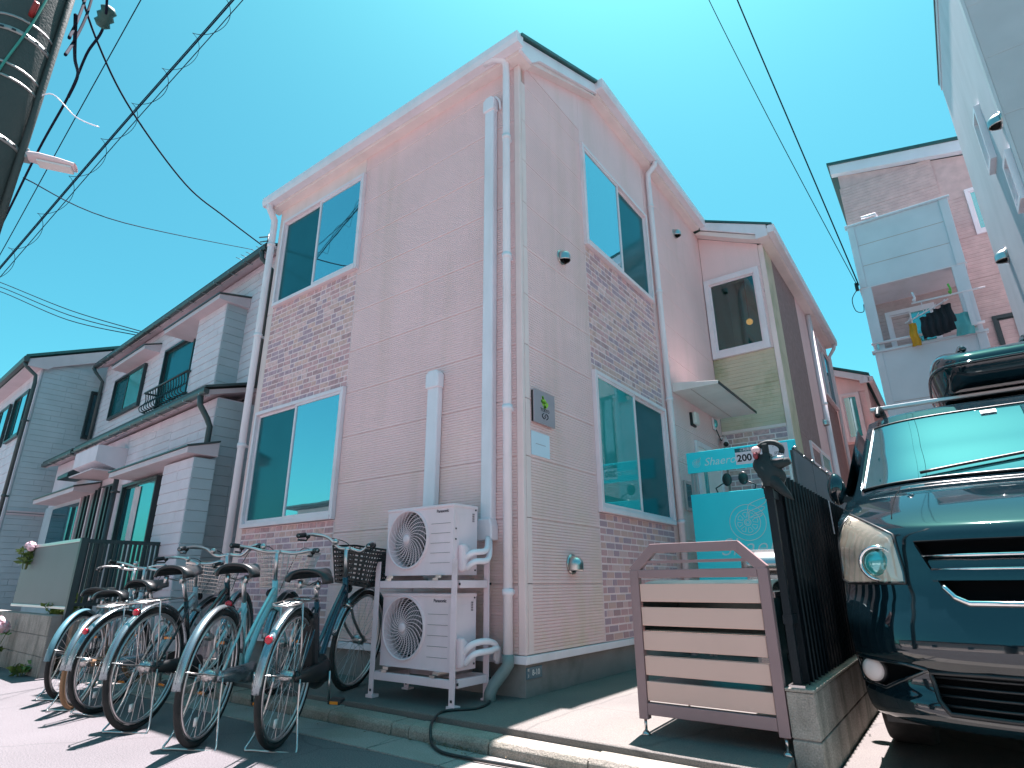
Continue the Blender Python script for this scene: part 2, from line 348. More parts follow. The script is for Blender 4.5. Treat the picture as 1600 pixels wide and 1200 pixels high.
def emit_bricks(thing, limit=300):
    BRICK_JOBS.sort(key=lambda j: j[0]); unit = {}
    rest = MB()
    for i, (rk, M, (a, e, z0, z1, c0, c1), mi, pr) in enumerate(BRICK_JOBS):
        if i < limit:
            if mi not in unit:
                q = MB(); q.add([(0,0,0),(1,0,0),(1,1,0),(0,1,0),(.03,.06,1),(.97,.06,1),(.97,.94,1),(.03,.94,1)],
                                [(0,3,2,1),(4,5,6,7),(0,1,5,4),(1,2,6,5),(2,3,7,6),(3,0,4,7)]); unit[mi] = q.mesh('brick', BRK[mi])
            o = link('brick', unit[mi], pr); o.matrix_local = M @ Matrix.Translation((a, z0, c0)) @ Matrix.Diagonal((e-a, z1-z0, c1-c0, 1))
        else:
            rest.cur = mi; d = .003
            rest.add([(a,z0,c0),(e,z0,c0),(e,z1,c0),(a,z1,c0),(a+d,z0+d,c1),(e-d,z0+d,c1),(e-d,z1-d,c1),(a+d,z1-d,c1)],
                     [(4,5,6,7),(0,1,5,4),(1,2,6,5),(2,3,7,6),(3,0,4,7)], M)
    if rest.v: rest.build('bricks', BRK, thing)['kind'] = 'stuff'
    BRICK_JOBS.clear()
def hood_vent(parent, M, a, b, m_=STEEL, s=1.0):
    """round wall vent with a half hood, open at the bottom"""
    q = MB(); q.smooth = True; R = .062*s
    q.lathe([(R*1.2, 0), (R*1.2, .01*s)], 20, M @ Matrix.Translation((a, b, 0)))
    def fn(u, v):
        th = pi*u
        if v < .4: bb, k = -R*.8+v/.4*.8*R, 1.0
        else: ph = (v-.4)/.6*pi/2; bb, k = R*sin(ph), max(.02, cos(ph))
        return (a-R*cos(th)*k, b+bb, .008+R*1.45*sin(th)*k)
    q.grid(fn, 14, 10, M)
    o = q.build('vent_hood', m_, parent)
    s_ = o.modifiers.new('solid', 'SOLIDIFY'); s_.thickness = .003
    d = MB(); d.lathe([(R*.95, .0), (R*.95, .014*s)], 18, M @ Matrix.Translation((a, b, 0))); d.build('vent_grille', BLACK, o)
    return o
def gutter(parent, a, b, out, m_=WHITE, w=.10, h=.11, name='roof_gutter'):
    """box gutter from a to b; out = outward unit vector"""
    a = Vector(a); b = Vector(b); d = (b-a).normalized(); o_ = Vector(out)
    prof = [(0, h), (0, 0), (w*.85, 0), (w, h*.45), (w, h), (w-.008, h), (w-.008, h*.48), (w*.8, .01), (.008, .01), (.008, h)]
    vs = [a+o_*p[0]+Vector((0,0,p[1])) for p in prof]+[b+o_*p[0]+Vector((0,0,p[1])) for p in prof]; n = len(prof)
    fs = [(i, (i+1) % n, (i+1) % n+n, i+n) for i in range(n)]
    q = MB(); q.add(vs, fs)
    # end caps
    for e in (a, b): q.add([e+o_*p[0]+Vector((0,0,p[1])) for p in prof[:5]], [(0,1,2,3,4)])
    gobj = q.build(name, m_, parent)
    n_ = int((b-a).length/.6)
    return gobj
def downpipe(parent, pts, r=.033, m_=WHITE, clips=(), out=(0,-1,0)):
    p_ = tb('downpipe', m_, parent, pts, r, 12)
    for z in clips:
        for i in range(len(pts)-1):
            A, B = Vector(pts[i]), Vector(pts[i+1])
            if (A.z-z)*(B.z-z) <= 0 and abs(A.z-B.z) > .2:
                c = A.lerp(B, (A.z-z)/(A.z-B.z)); k = MB(); k.smooth = True; k.lathe([(r*1.22, -.022), (r*1.22, .022)], 14, Matrix.Translation(c))
                k.smooth = False; k.bar(c, c-Vector(out)*(r*2.2), .018, .03); k.build('pipe_clip', m_, p_); break
    return p_

# ------------------------------------------------------------------ the pink house on the corner
house = empty('apartment_house', (0, 0, 0), 0, 'two-storey pink sided corner house with brick bands under its windows', 'house')
MF = frameM((0,0,0), (1,0,0), (0,0,1)); MR = frameM((0,0,0), (0,1,0), (0,0,1))
D1, WP, DE = 5.15, .969, 10.6
MWF = frameM((0,D1,0), (1,0,0), (0,0,1)); MWR = frameM((WP,0,0), (0,1,0), (0,0,1))
q = MB(); q.box(-3.94, -.02, .02, DE, -.05, .335); q.box(-.03, WP-.02, D1+.02, DE, -.05, .334); q.build('foundation', FOUND, house, bevel=.006)
q = MB(); q.box(-3.955, .016, -.016, .03, .335, .388); q.box(-.03, .016, .03, D1-.0, .335, .388); q.box(.016, WP+.016, D1-.016, D1+.03, .335, .3875); q.box(WP-.03, WP+.016, D1+.03, DE, .335, .3875)
q.build('base_flashing', WHITE, house, bevel=.004)
q = MB(); q.prism([(.022, .389), (.022, 5.64), (1.45, 6.36), (DE, 6.36), (DE, .389)], 'x', -3.93, -.022)
q.build('wall', JOINT, house)
# wing walls with a real opening for the upper window
wx0, wx1, wz0, wz1 = .035, .845, 4.137, 5.477
q = MB(); q.box(-.03, wx0, D1+.022, D1+.15, .389, 6.3); q.box(wx1, WP-.022, D1+.022, D1+.15, .389, 5.86)
q.box(wx0, wx1, D1+.022, D1+.15, .389, wz0); q.prism([(wx0, wz1), (wx1, wz1), (wx1, 5.92), (wx0, 6.28)], 'y', D1+.022, D1+.15)
q.box(WP-.15, WP-.022, D1+.15, DE, .389, 5.85); q.build('wing_wall', JOINT, house)
ROOM = mat('room_plaster', (.08, .40, .38), .8, var=.2, vscale=1.5)
q = MB(); q.box(-.03, WP-.15, D1+.16, D1+.165, 3.3, 3.31); q.box(-.03, WP-.15, D1+1.5, D1+1.52, 3.4, 6.1); q.box(-.03, WP-.15, D1+.16, D1+1.5, 6.1, 6.12); q.box(-.03, WP-.15, D1+.16, D1+1.5, 3.4, 3.42)
q.box(-.021, -.01, D1+.16, D1+1.5, 3.42, 6.1); q.build('stair_room', ROOM, house)
BULB = emit('bulb_glow', (1.0, .24, .06), .50)
q = MB(); q.smooth = True; q.ball((.36, D1+1.20, 5.14), .055); pl_ = q.build('pendant_lamp', BULB, house); tb('lamp_cord', BLACK, pl_, [(.36, D1+1.20, 5.2), (.36, D1+1.20, 6.1)], .005, 6)
rows = [.392, .855, 1.318, 1.78, 2.242, 2.702, 3.16, 3.616, 4.072, 4.528, 4.984, 5.44]
# front: right of the window column, strip at the left end, band above the windows
XA, XB = -3.83, -2.215
siding(house, MF, XB+.004, -.062, rows+[5.64], SIDING)
siding(house, MF, -3.945, XA-.004, [.392, 2.242, 4.072, 5.64], TRIM, 0)
siding(house, MF, XA, XB, [5.405, 5.64], TRIM, 0)
# corner trim boards
q = MB(); q.box(-.058, .003, -.004, .028, .392, 5.62); q.build('corner_board', TRIM, house, bevel=.003)
for z0, z1 in zip(rows[:-1], rows[1:]): MB().box(-.022, .004, .030, .090, z0+.003, z1-.003).build('corner_board', TRIM, house)
# right side
YA, YB = 1.15, 2.88
siding(house, MR, .094, YA-.004, rows+[5.67], SIDING)
q = MB(); q.prism([(.094, 5.674), (.12, 5.674), (YA-.004, 5.674), (YA-.004, 6.20), (.094, 5.68)], 'x', -.022, -.001); q.build('siding_panel', SIDING, house)
siding(house, MR, YB+.004, D1-.004, rows+[5.896, 6.36], SIDING)
q = MB(); q.prism([(YA, 5.49), (YB, 5.49), (YB, 6.36), (1.46, 6.35), (YA, 6.21)], 'x', -.022, -.0015); q.build('siding_panel', SIDING, house)
# wing front and side
siding(house, MWF, .004, WP-.07, [2.98, 3.616, 4.13], SIDING_G, 8)
siding(house, MWF, wx1+.004, WP-.07, [4.134, 5.06, 5.50], SIDING, 10)
q = MB(); q.prism([(.004, 5.49), (WP-.07, 5.49), (WP-.07, 5.88), (.004, 6.32)], 'y', D1-.001, D1+.022); q.build('siding_panel', SIDING, house)
q = MB(); q.box(WP-.066, WP+.003, D1-.004, D1+.03, .392, 5.86); q.build('corner_board', TRIM, house, bevel=.003)
bricks(house, MWF, .03, WP-.068, .392, 2.93, 5.0, .078, (.12, .19, .22), .012, 5)
bx('brick_cap', TRIM, house, .002, WP-.068, D1-.012, D1+.02, 2.932, 2.978)
MAUVE = mat('mauve_panel', (.36, .24, .24), .8, var=.12, vscale=14, bump=.4, bscale=80, coord='World')
siding(house, MWR, D1+.032, 5.70, [.392, 2.242, 4.072, 5.86], SIDING_G, 0)
siding(house, MWR, 5.704, 7.38, [.392, 2.95, 4.53, 5.86], MAUVE, 44)
siding(house, MWR, 7.384, 8.93, [.392, 2.242, 4.072, 5.86], SIDING, 14)
siding(house, MWR, 8.934, 10.45, [.392, 2.95, 4.33], MAUVE, 44)
siding(house, MWR, 8.934, 10.45, [5.565, 5.86], SIDING, 0)
siding(house, MWR, 10.454, DE, [.392, 3.16, 5.86], TRIM, 0)
window(house, MWR, 8.95, 10.43, 4.345, 5.55, G_SKY, G_DARK, proud=.06)
window(house, MWR, 6.30, 7.95, 2.55, 2.93, G_DARK, G_TEAL, proud=.03)
# windows of the two street sides
window(house, MF, XA, XB, 1.445, 2.775, SCREEN, G_SKY, sill=.006, front='right')
window(house, MF, XA+.02, XB+.02, 4.14, 5.40, SCREEN, G_SKY, sill=.006, front='right')
window(house, MR, YA, YB, 1.455, 2.805, G_TEAL, SCREEN, sill=.006, front='left')
window(house, MR, YA-.01, YB-.03, 4.19, 5.485, G_SKY, SCREEN, sill=.006, front='left')
GLZ = clear('clear_pane', (.50, .80, .78), .10)
window(house, MWF, wx0-.02, wx1+.02, wz0-.01, wz1+.01, GLZ, GLZ, t=.075, mid=False, proud=.05)
bricks(house, MR, YA, YB, .392, 1.45, 1.0, seed=11)
bricks(house, MF, XA, XB, .392, 1.44, 2.0, seed=12)
bricks(house, MR, YA, YB, 2.81, 4.185, 3.0, seed=13)
bricks(house, MF, XA, XB, 2.78, 4.135, 4.0, seed=14)
emit_bricks(house)
# roof
def slab(poly, t):
    n = len(poly); vs = [Vector(p) for p in poly]; vs2 = [p-Vector((0,0,t)) for p in vs]
    return vs+vs2, [tuple(range(n)), tuple(reversed(range(n, 2*n)))]+[(i, i+n, (i+1) % n+n, (i+1) % n) for i in range(n)]
q = MB()
q.add(*slab([(.15,-.15,5.79), (.15,1.42,6.53), (-1.9,3.45,7.47), (-4.10,1.42,6.53), (-4.10,-.15,5.79)], .035))
q.add(*slab([(.16,1.44,6.52), (.16,4.94,6.52), (1.19,4.94,6.05), (1.19,DE+.1,6.05), (-1.9,DE+.1,7.45), (-1.9,3.47,7.45)], .035))
q.add(*slab([(-4.10,1.44,6.52), (-1.92,3.47,7.45), (-1.92,DE+.1,7.45), (-4.10,DE+.1,6.52)], .035))
q.build('roof', ROOFM, house)
q = MB(); q.box(-4.06, .10, -.105, .03, 5.625, 5.645); q.box(-4.06, .10, -.11, -.085, 5.645, 5.74); q.build('eave_soffit', BOARD, house, bevel=.003)
q = MB(); q.box(-.02, .10, 1.44, 4.93, 6.345, 6.362); q.box(.085, .11, 1.44, 4.93, 6.363, 6.47)
q.box(WP-.01, 1.10, 4.96, DE, 5.86, 5.877); q.box(1.085, 1.11, 4.96, DE, 5.878, 5.99); q.build('eave_soffit', BOARD, house, bevel=.003)
# verge boards
q = MB(); q.prism([(-.12, 5.62), (-.12, 5.755), (1.44, 6.495), (1.44, 6.36), (.2, 5.765), (.06, 5.62)], 'x', .085, .118); q.build('verge_board', WHITE, house, bevel=.004)
q = MB(); q.prism([(-.03, 5.63), (.10, 5.63), (.10, 5.66), (1.44, 6.33), (1.44, 6.355), (.0, 5.70)], 'x', -.02, .083); q.build('verge_soffit', BOARD, house)
q = MB(); q.prism([(.11, 6.355), (.11, 6.50), (1.10, 6.055), (1.10, 5.865), (.93, 5.865), (.93, 5.955)], 'y', 4.955, 4.99); q.build('verge_board', WHITE, house, bevel=.004)
q = MB(); q.prism([(.0, 6.33), (.10, 6.35), (.93, 5.95), (1.08, 5.88), (.97, 5.86), (.80, 5.93)], 'y', 4.99, D1-.002); q.build('verge_soffit', BOARD, house)
gutter(house, (-4.10,-.112,5.655), (.135,-.112,5.655), (0,-1,0), h=.12)
gutter(house, (.112,1.40,6.385), (.112,4.955,6.385), (1,0,0), h=.125)
gutter(house, (1.112,4.95,5.90), (1.112,DE+.05,5.90), (1,0,0), h=.125)
# pipes
downpipe(house, smoothpath([(-3.99,-.155,5.66), (-3.99,-.15,5.60), (-4.0,-.06,5.48)], 4)+[(-4.0,-.055,5.40), (-4.0,-.055,.15)], .042, clips=(1.0, 2.4, 3.8, 5.1))
downpipe(house, [(-.30,-.165,5.68), (-.18,-.16,5.665), (-.115,-.11,5.66), (-.10,-.075,5.62), (-.10,-.07,5.5), (-.10,-.07,.36)], .034, clips=(.80, 2.15, 3.5, 4.75))
GREYPVC = mat('grey_pvc', (.20, .25, .25), .5, var=.1, dirt=(.1, .11, .1), dirt_amt=.4, dscale=6)
tb('drain_elbow', GREYPVC, house, [(-.10,-.07,.40), (-.10,-.07,.335), (-.12,-.085,.30), (-.17,-.14,.215), (-.185,-.16,.165), (-.185,-.16,.10)], [.041,.041,.041,.041,.041,.043], 14)
downpipe(house, [(.165,3.0,6.40), (.165,3.0,6.33), (.06,3.0,6.24), (.05,3.0,6.1), (.05,3.0,.13)], .036, clips=(1.5, 2.95, 4.4, 5.7), out=(1,0,0))
downpipe(house, [(WP+.045,8.35,5.83), (WP+.045,8.35,.13)], .05, clips=(2.2, 4.0), out=(1,0,0))
downpipe(house, [(1.16,DE-.1,5.92), (1.14,DE-.1,5.80), (WP+.045,DE-.1,5.62), (WP+.045,DE-.1,.13)], .036, out=(1,0,0))
# air-conditioning duct covers
def duct(x0, x1, z0, z1, flare=True):
    q = MB(); q.box(x0, x1, -.068, -.002, z0, z1); d = q.build('duct_cover', WHITE, house, bevel=.012)
    c = MB(); cx = (x0+x1)/2; w_ = (x1-x0)/2
    c.prism([(x0-.012, z1-.10), (x1+.012, z1-.10), (x1+.012, z1+.03), (x1-.02, z1+.062), (x0+.02, z1+.062), (x0-.012, z1+.03)], 'y', -.085, -.003); c.build('duct_cap', WHITE, d, bevel=.012)
    if flare:
        c = MB(); c.prism([(x0-.002, z0+.16), (x1+.002, z0+.16), (x1+.02, z0+.10), (x1+.02, z0), (x0-.02, z0), (x0-.02, z0+.10)], 'y', -.09, -.004); c.build('duct_foot', WHITE, d, bevel=.01)
    return d
duct(-.365, -.255, 1.16, 5.28)
duct(-.985, -.855, 1.10, 2.58, False)
tb('pipe_wrap', WHITE, house, smoothpath([(-.31,-.05,5.30), (-.25,-.045,5.33), (-.215,-.03,5.28), (-.22,-.005,5.2)], 5), .012, 8)
hood_vent(house, MR, .66, 3.80); hood_vent(house, MR, .645, 1.0, s=1.05); hood_vent(house, MR, 4.0, 5.82); hood_vent(house, MWR, 8.15, 3.6)
# entrance: canopy, door, lamp, camera, intercom
q = MB(); q.prism([(0.0, 3.13), (.565, 3.125), (.57, 3.165), (0.0, 3.25)], 'y', 3.27, 4.95); cn = q.build('entrance_canopy', BOARD, house, bevel=.004)
bx('canopy_edge', BLACK, cn, .571, .580, 3.28, 4.94, 3.12, 3.155); bx('canopy_seam', JOINT, cn, .225, .229, 3.29, 4.94, 3.1215, 3.1262)
dr = MB(); dr.box(0, .03, 3.86, 3.93, ZG, 2.62); dr.box(0, .03, 4.80, 4.87, ZG, 2.62); dr.box(0, .03, 3.93, 4.80, 2.55, 2.62); door = dr.build('entrance_door', FRAME, house, bevel=.004)
bx('door_leaf', BOARD, door, .001, .014, 3.93, 4.80, ZG+.02, 2.55); bx('door_glass', G_TEAL, door, .0145, .018, 4.08, 4.22, .7, 2.35); tb('door_handle', STEEL, door, [(.03,4.66,1.0), (.06,4.66,1.02), (.06,4.66,1.38), (.03,4.66,1.4)], .011, 8)
q = MB(); q.box(.001, .03, 3.79, 3.95, 2.80, 2.98); lp = q.build('wall_lamp', BLACK, house, bevel=.006)
LAMPG = mat('opal_glass', (.75, .68, .66), .3, var=.02); bx('lamp_diffuser', LAMPG, lp, .03, .085, 3.80, 3.94, 2.815, 2.985, bevel=.02)
q = MB(); q.smooth = True; q.box(.001, .03, 4.70, 4.86, 2.93, 3.11); sp = q.build('siren_box', FRAME, house, bevel=.02)
q = MB(); q.ball((.03, 4.78, 3.03), .03, .055, .065, 12, 8); q.build('siren_dome', G_TEAL, sp)
q = MB(); q.smooth = True; q.tube([(.01,4.98,2.86), (.06,4.96,2.83)], .02, 10); q.tube([(.05,5.04,2.86), (.12,4.86,2.73)], [.04, .045], 14); cm = q.build('security_camera', FRAME, house)
q = MB(); q.smooth = True; q.tube([(.1205,4.859,2.729), (.124,4.85,2.723)], .036, 14); q.build('camera_lens', BLACK, cm)
tb('camera_cable', BLACK, cm, smoothpath([(.03,4.79,2.94), (.05,4.80,2.86), (.05,4.9,2.80), (.06,4.96,2.82)], 5), .008, 6)
ip = bx('intercom', ALU, house, .001, .03, 3.30, 3.52, 1.66, 2.02, bevel=.004); bx('intercom_screen', G_DARK, ip, .0305, .034, 3.33, 3.49, 1.70, 1.98)
# ------------------------------------------------------------------ grey neighbour house on the left
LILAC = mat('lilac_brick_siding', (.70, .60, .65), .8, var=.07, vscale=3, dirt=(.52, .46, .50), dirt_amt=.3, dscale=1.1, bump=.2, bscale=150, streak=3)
TEALS = mat('shaded_teal_siding', (.44, .48, .52), .8, var=.07, vscale=3, dirt=(.34, .38, .41), dirt_amt=.3, dscale=1.1, bump=.2, bscale=150, streak=3)  # shaded copy of the lilac siding, shade put into its colour
LIL_TRIM = mat('lilac_board', (.60, .47, .50), .6, var=.06, dirt=(.4, .33, .34), dirt_amt=.3, dscale=2)
GUT_D = mat('dark_gutter', (.05, .06, .062), .4, var=.15)
SLATE = mat('slate_roof', (.05, .07, .075), .7, var=.2, vscale=6)
BRONZE = mat('bronze_aluminium', (.035, .05, .055), .4, .3, var=.1)
def coursed(parent, M, a0, a1, b0, b1, m_, course=.15, seed=0, name='siding_course', joint=None):
    """wall face of separate siding courses, each split into long boards"""
    rnd = random.Random(seed); n = max(1, int(round((b1-b0)/course))); h = (b1-b0)/n
    q = MB(); q.box(a0, a1, b0, b1, -.02, -.004, M); back = q.build('wall_face', joint or m_, parent)
    for r in range(n):
        a = a0; c = MB()
        while a < a1-.01:
            e = min(a+rnd.choice((.3, .45, .6)), a1)
            if a1-e < .12: e = a1
            z0, z1 = b0+r*h+.003, b0+(r+1)*h-.003; o_ = rnd.uniform(.004, .008)
            c.add([(a+.002,z0,-.006),(e-.002,z0,-.006),(e-.002,z1,-.006),(a+.002,z1,-.006),(a+.004,z0+.004,o_),(e-.004,z0+.004,o_),(e-.004,z1-.002,o_-.002),(a+.004,z1-.002,o_-.002)],
                  [(4,5,6,7),(0,1,5,4),(1,2,6,5),(2,3,7,6),(3,0,4,7)], M); a = e
        c.build(name, m_, back)
    return back
nb = empty('grey_house', (-4.4, 0, 0), radians(-3.5), 'lilac grey two-storey house with tiered eaves left of the pink house', 'house')
def NF(y): return frameM((0, y, 0), (1,0,0), (0,0,1))
def NR(x): return frameM((x, 0, 0), (0,1,0), (0,0,1))
yu, yl = .35, -.15
OUT = Matrix.Translation((0, 0, .024))
q = MB(); q.box(-7.25, -.02, yu+.02, 8, 0, 5.40); q.box(-7.1, -.2, yl+.02, yu+.02, 0, 3.10); q.build('wall', LILAC, nb)
coursed(nb, NF(yu), -7.25, -.0, 3.25, 5.36, LILAC, .118, 1, 'siding_course')
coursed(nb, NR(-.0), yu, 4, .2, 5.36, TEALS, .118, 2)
coursed(nb, NF(yl), -1.48, -.18, .2, 3.08, LILAC, .118, 3)
coursed(nb, NF(yl), -3.1, -1.48, 2.3, 3.08, LILAC, .118, 4)
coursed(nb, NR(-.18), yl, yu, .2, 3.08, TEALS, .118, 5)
# upper bay (shutter box) and lower bay
for (x0, x1, y0, z0, z1, yb, sd) in ((-1.78, -.87, .05, 3.40, 4.72, yu, 6), (-.78, .06, -.40, .2, 2.26, yl, 7)):
    q = MB(); q.box(x0+.02, x1-.02, y0+.02, yb, z0, z1); b_ = q.build('shutter_bay', LILAC, nb)
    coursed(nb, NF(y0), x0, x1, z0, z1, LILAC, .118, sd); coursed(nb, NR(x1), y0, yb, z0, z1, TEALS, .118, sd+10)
# windows
window(nb, NF(yu) @ OUT, -3.75, -1.80, 3.45, 4.80, SCREEN, G_SKY, fr=BRONZE, proud=.05, split=.62)
window(nb, NF(yu) @ OUT, -6.32, -4.72, 3.98, 4.82, SCREEN, G_TEAL, fr=BRONZE, proud=.04)
window(nb, NF(yl) @ OUT, -2.80, -1.50, .55, 2.26, G_DARK, G_TEAL, fr=BRONZE, proud=.05, split=.45)
CURT = mat('curtain_cloth', (.62, .56, .58), .9, var=.1, vscale=5)
q = MB(); q.grid(lambda u, v: (-2.28+.22*u, yl-.058-.006*sin(u*25), .62+1.55*v), 14, 2); q.build('curtain', CURT, nb)
# entrance screen (vertical door panels), dark side window below awning
q = MB(); q.box(-4.85, -3.3, yl-.02, yl+.01, .2, 2.36); dp = q.build('door_panel', BRONZE, nb)
for i in range(9):
    x = -4.82+i*.17; MB().box(x, x+.05, yl-.055, yl-.021, .25, 2.32).build('panel_slat', LIL_TRIM if i % 3 == 0 else BRONZE, dp)
MB().box(-6.5, -4.95, yl-.03, yl+.015, .8, 2.2).build('side_glass', G_DARK, nb)
# eaves and roofs
def eave(y, x0, x1, z, back, rise=.35, sl=None):
    q = MB(); q.prism([(y+.02, z+.02), (y+.02, z+.10), (back, z+.10+rise*(back-y)), (back, z+.04+rise*(back-y)), (y+.07, z+.05)], 'x', x0, x1); e = q.build('eave', LIL_TRIM, nb)
    q = MB(); q.prism([(y-.04, z+.105), (y-.04, z+.135), (back+.02, z+.15+rise*(back+.06-y)), (back+.02, z+.12+rise*(back+.06-y))], 'x', x0-.05, x1+.05); q.build('roof', SLATE, nb)
    gg = gutter(nb, (x0-.06, y+.01, z+.03), (x1+.06, y+.01, z+.03), (0,-1,0), GUT_D, .065, .06)
    n = int((x1-x0)/.45)
    for i in range(n+1):
        x = x0+(x1-x0)*i/max(1, n); MB().box(x-.008, x+.008, y-.085, y+.05, z+.015, z+.03).build('gutter_bracket', STEEL, gg)
    return e
eave(.15, -7.3, -.12, 5.27, 1.3, .42)
eave(-.32, -5.15, -.12, 3.04, yu, .30)
eave(-.34, -7.1, -5.35, 3.02, yu, .30)
def awning(x0, x1, y0, yb, z, m_=LIL_TRIM, t=.07, lift=.10):
    q = MB(); q.prism([(y0, z), (y0, z+t), (yb, z+t+lift), (yb, z)], 'x', x0, x1); a_ = q.build('awning', m_, nb, bevel=.004)
    q = MB(); q.prism([(y0-.015, z+t+.001), (y0-.015, z+t+.02), (yb, z+t+lift+.024), (yb, z+t+lift+.004)], 'x', x0-.015, x1+.015); q.build('awning_sheet', GUT_D, a_)
awning(-2.75, -.80, -.10, yu, 4.70); awning(-5.9, -4.2, .08, yu, 4.90); awning(-2.5, .10, -.50, yl, 2.29); awning(-6.5, -4.1, -.5, yl, 2.27)
# porch box at the end of the lower eave, extractor hood
q = MB(); q.prism([(-.55, 2.62), (-.55, 2.86), (yl, 2.86), (yl, 2.50)], 'x', -4.2, -3.1); pb = q.build('porch_box', LILAC, nb); MB().box(-4.22, -3.08, -.57, yl, 2.48, 2.50).build('porch_soffit', LIL_TRIM, pb)
q = MB(); q.prism([(-.42, 2.62), (-.42, 2.68), (-.2, 2.86), (yl, 2.86), (yl, 2.62)], 'x', -5.6, -5.0); q.build('extractor_hood', BRONZE, nb)
# little balcony rail in front of the upper window
rl = MB(); rl.smooth = True
rl.tube([(-3.4,.30,3.86), (-3.4,.0,3.86), (-1.74,.0,3.86), (-1.74,.30,3.86)], .018, 8); rl.tube([(-3.4,.30,3.55), (-3.4,.02,3.53), (-1.74,.02,3.53), (-1.74,.30,3.55)], .012, 8)
rail = rl.build('balcony_rail', BRONZE, nb)
for i in range(17):
    x = -3.36+i*.1; tb('baluster', BRONZE, rail, smoothpath([(x,.0,3.85), (x,.02,3.7), (x,-.05,3.60), (x,-.03,3.53), (x,.08,3.52)], 4), .008, 5)
downpipe(nb, [(-.16,-.36,3.05), (-.16,-.35,2.94), (-.12,-.26,2.78), (-.10,-.22,2.68), (-.10,-.22,.1)], .035, GUT_D, clips=(.9, 2.0))
downpipe(nb, [(-3.15,yl-.06,2.4), (-3.15,yl-.06,.1)], .035, GUT_D, clips=(2.2,))
downpipe(nb, [(-.14,.10,5.29), (-.14,.12,5.18), (-.10,.27,5.04), (-.10,.28,3.3)], .033, GUT_D)
downpipe(nb, [(-7.3,.10,5.29), (-7.25,.15,5.18), (-7.2,.29,5.0), (-7.2,.29,3.2)], .033, GUT_D)
# lean-to skirt wall on the left below the awning, house number tag
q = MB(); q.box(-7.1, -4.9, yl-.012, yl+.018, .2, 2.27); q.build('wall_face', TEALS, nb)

# ------------------------------------------------------------------ house at the far left
fl = empty('corner_house', (-4.4, 0, 0), radians(-3.5), 'two-storey grey house with green gutter at the left edge', 'house')
X = -7.6
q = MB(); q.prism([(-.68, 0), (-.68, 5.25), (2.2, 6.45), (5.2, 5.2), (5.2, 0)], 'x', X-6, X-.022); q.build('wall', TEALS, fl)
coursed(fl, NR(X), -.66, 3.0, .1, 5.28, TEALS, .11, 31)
coursed(fl, NF(-.70), X-6, X, .1, 5.2, LILAC, .2, 32)
q = MB(); q.prism([(-1.02, 5.26), (-1.02, 5.32), (2.2, 6.72), (2.2, 6.66)], 'x', X-6, X+.12); q.build('roof', ROOFM, fl)
q = MB(); q.prism([(-.95, 5.10), (-.95, 5.25), (2.2, 6.60), (2.2, 6.35), (-.55, 5.17), (-.62, 5.10)], 'x', X+.06, X+.095); q.build('verge_board', LIL_TRIM, fl)
q = MB(); q.box(X-6, X+.05, -.95, -.66, 5.13, 5.15); q.build('eave_soffit', LIL_TRIM, fl)
gutter(fl, (X-6,-.96,5.17), (X+.14,-.96,5.17), (0,-1,0), GUT_D, .09, .1)
downpipe(fl, [(X+.03,-1.0,5.18), (X+.03,-.95,5.08), (X+.02,-.78,4.95), (X+.02,-.76,4.8), (X+.02,-.76,.1)], .035, GUT_D, clips=(2.5, 4.0))
window(fl, NF(-.70) @ OUT, X-1.55, X-.35, 3.75, 4.75, SCREEN, G_SKY, fr=BRONZE); window(fl, NF(-.70) @ OUT, X-3.4, X-2.0, 3.75, 4.75, G_DARK, G_SKY, fr=BRONZE)
window(fl, NR(X) @ OUT, .22, .62, 3.80, 4.85, G_DARK, G_DARK, fr=BRONZE, mid=False)
q = MB(); q.box(X-.02, X+.03, -.66, 1.2, 2.16, 2.19); q.box(X-.02, X+.045, -.66, 1.2, 2.21, 2.24); q.build('belt_course', LIL_TRIM, fl)

# ------------------------------------------------------------------ neighbour's front: block wall, metal screen fence, planter
bw = empty('block_wall', (-5.0, -1.17, 0), radians(-2.5), 'low weathered concrete block wall at the street under the grey fence', 'wall')
for r in range(3):
    xs = -5.2+(.2 if r % 2 else 0)
    while xs < -.02:
        e = min(xs+.395, -.0)
        q = MB(); q.box(xs, e-.006, -.06, .06, r*.192, r*.192+.187); q.build('block', BLOCK, bw, bevel=.004); xs = e
q = MB(); q.box(-5.2, -.004, -.05, .05, 0, .575); q.build('mortar_core', FOUND, bw)
SHEET = mat('grey_sheet', (.13, .145, .15), .5, var=.05, vscale=2)
fe = empty('screen_fence', (-5.0, -1.12, .0), radians(-2.5), 'grey panelled and dark railed fence in front of the grey house', 'fence')
q = MB(); q.box(-2.0, .06, -.02, .0, .66, 1.30); sh = q.build('sheet_panel', SHEET, fe, bevel=.004)
q = MB(); q.box(-2.02, .08, -.03, .012, 1.30, 1.335); q.box(-2.02, .08, -.03, .012, .63, .66); q.build('rail', ALU, fe, bevel=.004)
bx('post', BRONZE, fe, .06, .12, -.03, .03, .2, 1.34)
q = MB(); q.box(.06, .10, .03, 1.28, 1.29, 1.33); q.box(.06, .10, .03, 1.28, .66, .69); q.build('rail', BRONZE, fe)
for i in range(26):
    y = .06+i*.047; MB().box(.07, .09, y, y+.028, .69, 1.29).build('slat', BRONZE, fe)
bx('post', BRONZE, fe, .05, .11, 1.28, 1.34, .0, 1.34)
bx('planter_edge', BLOCK, None, -7.5, -5.0, -1.02, -.6, 0, .52, bevel=.01)
pe = bpy.data.objects['planter_edge']; tag(pe, 'low grey planter bed behind the street block wall', 'planter')
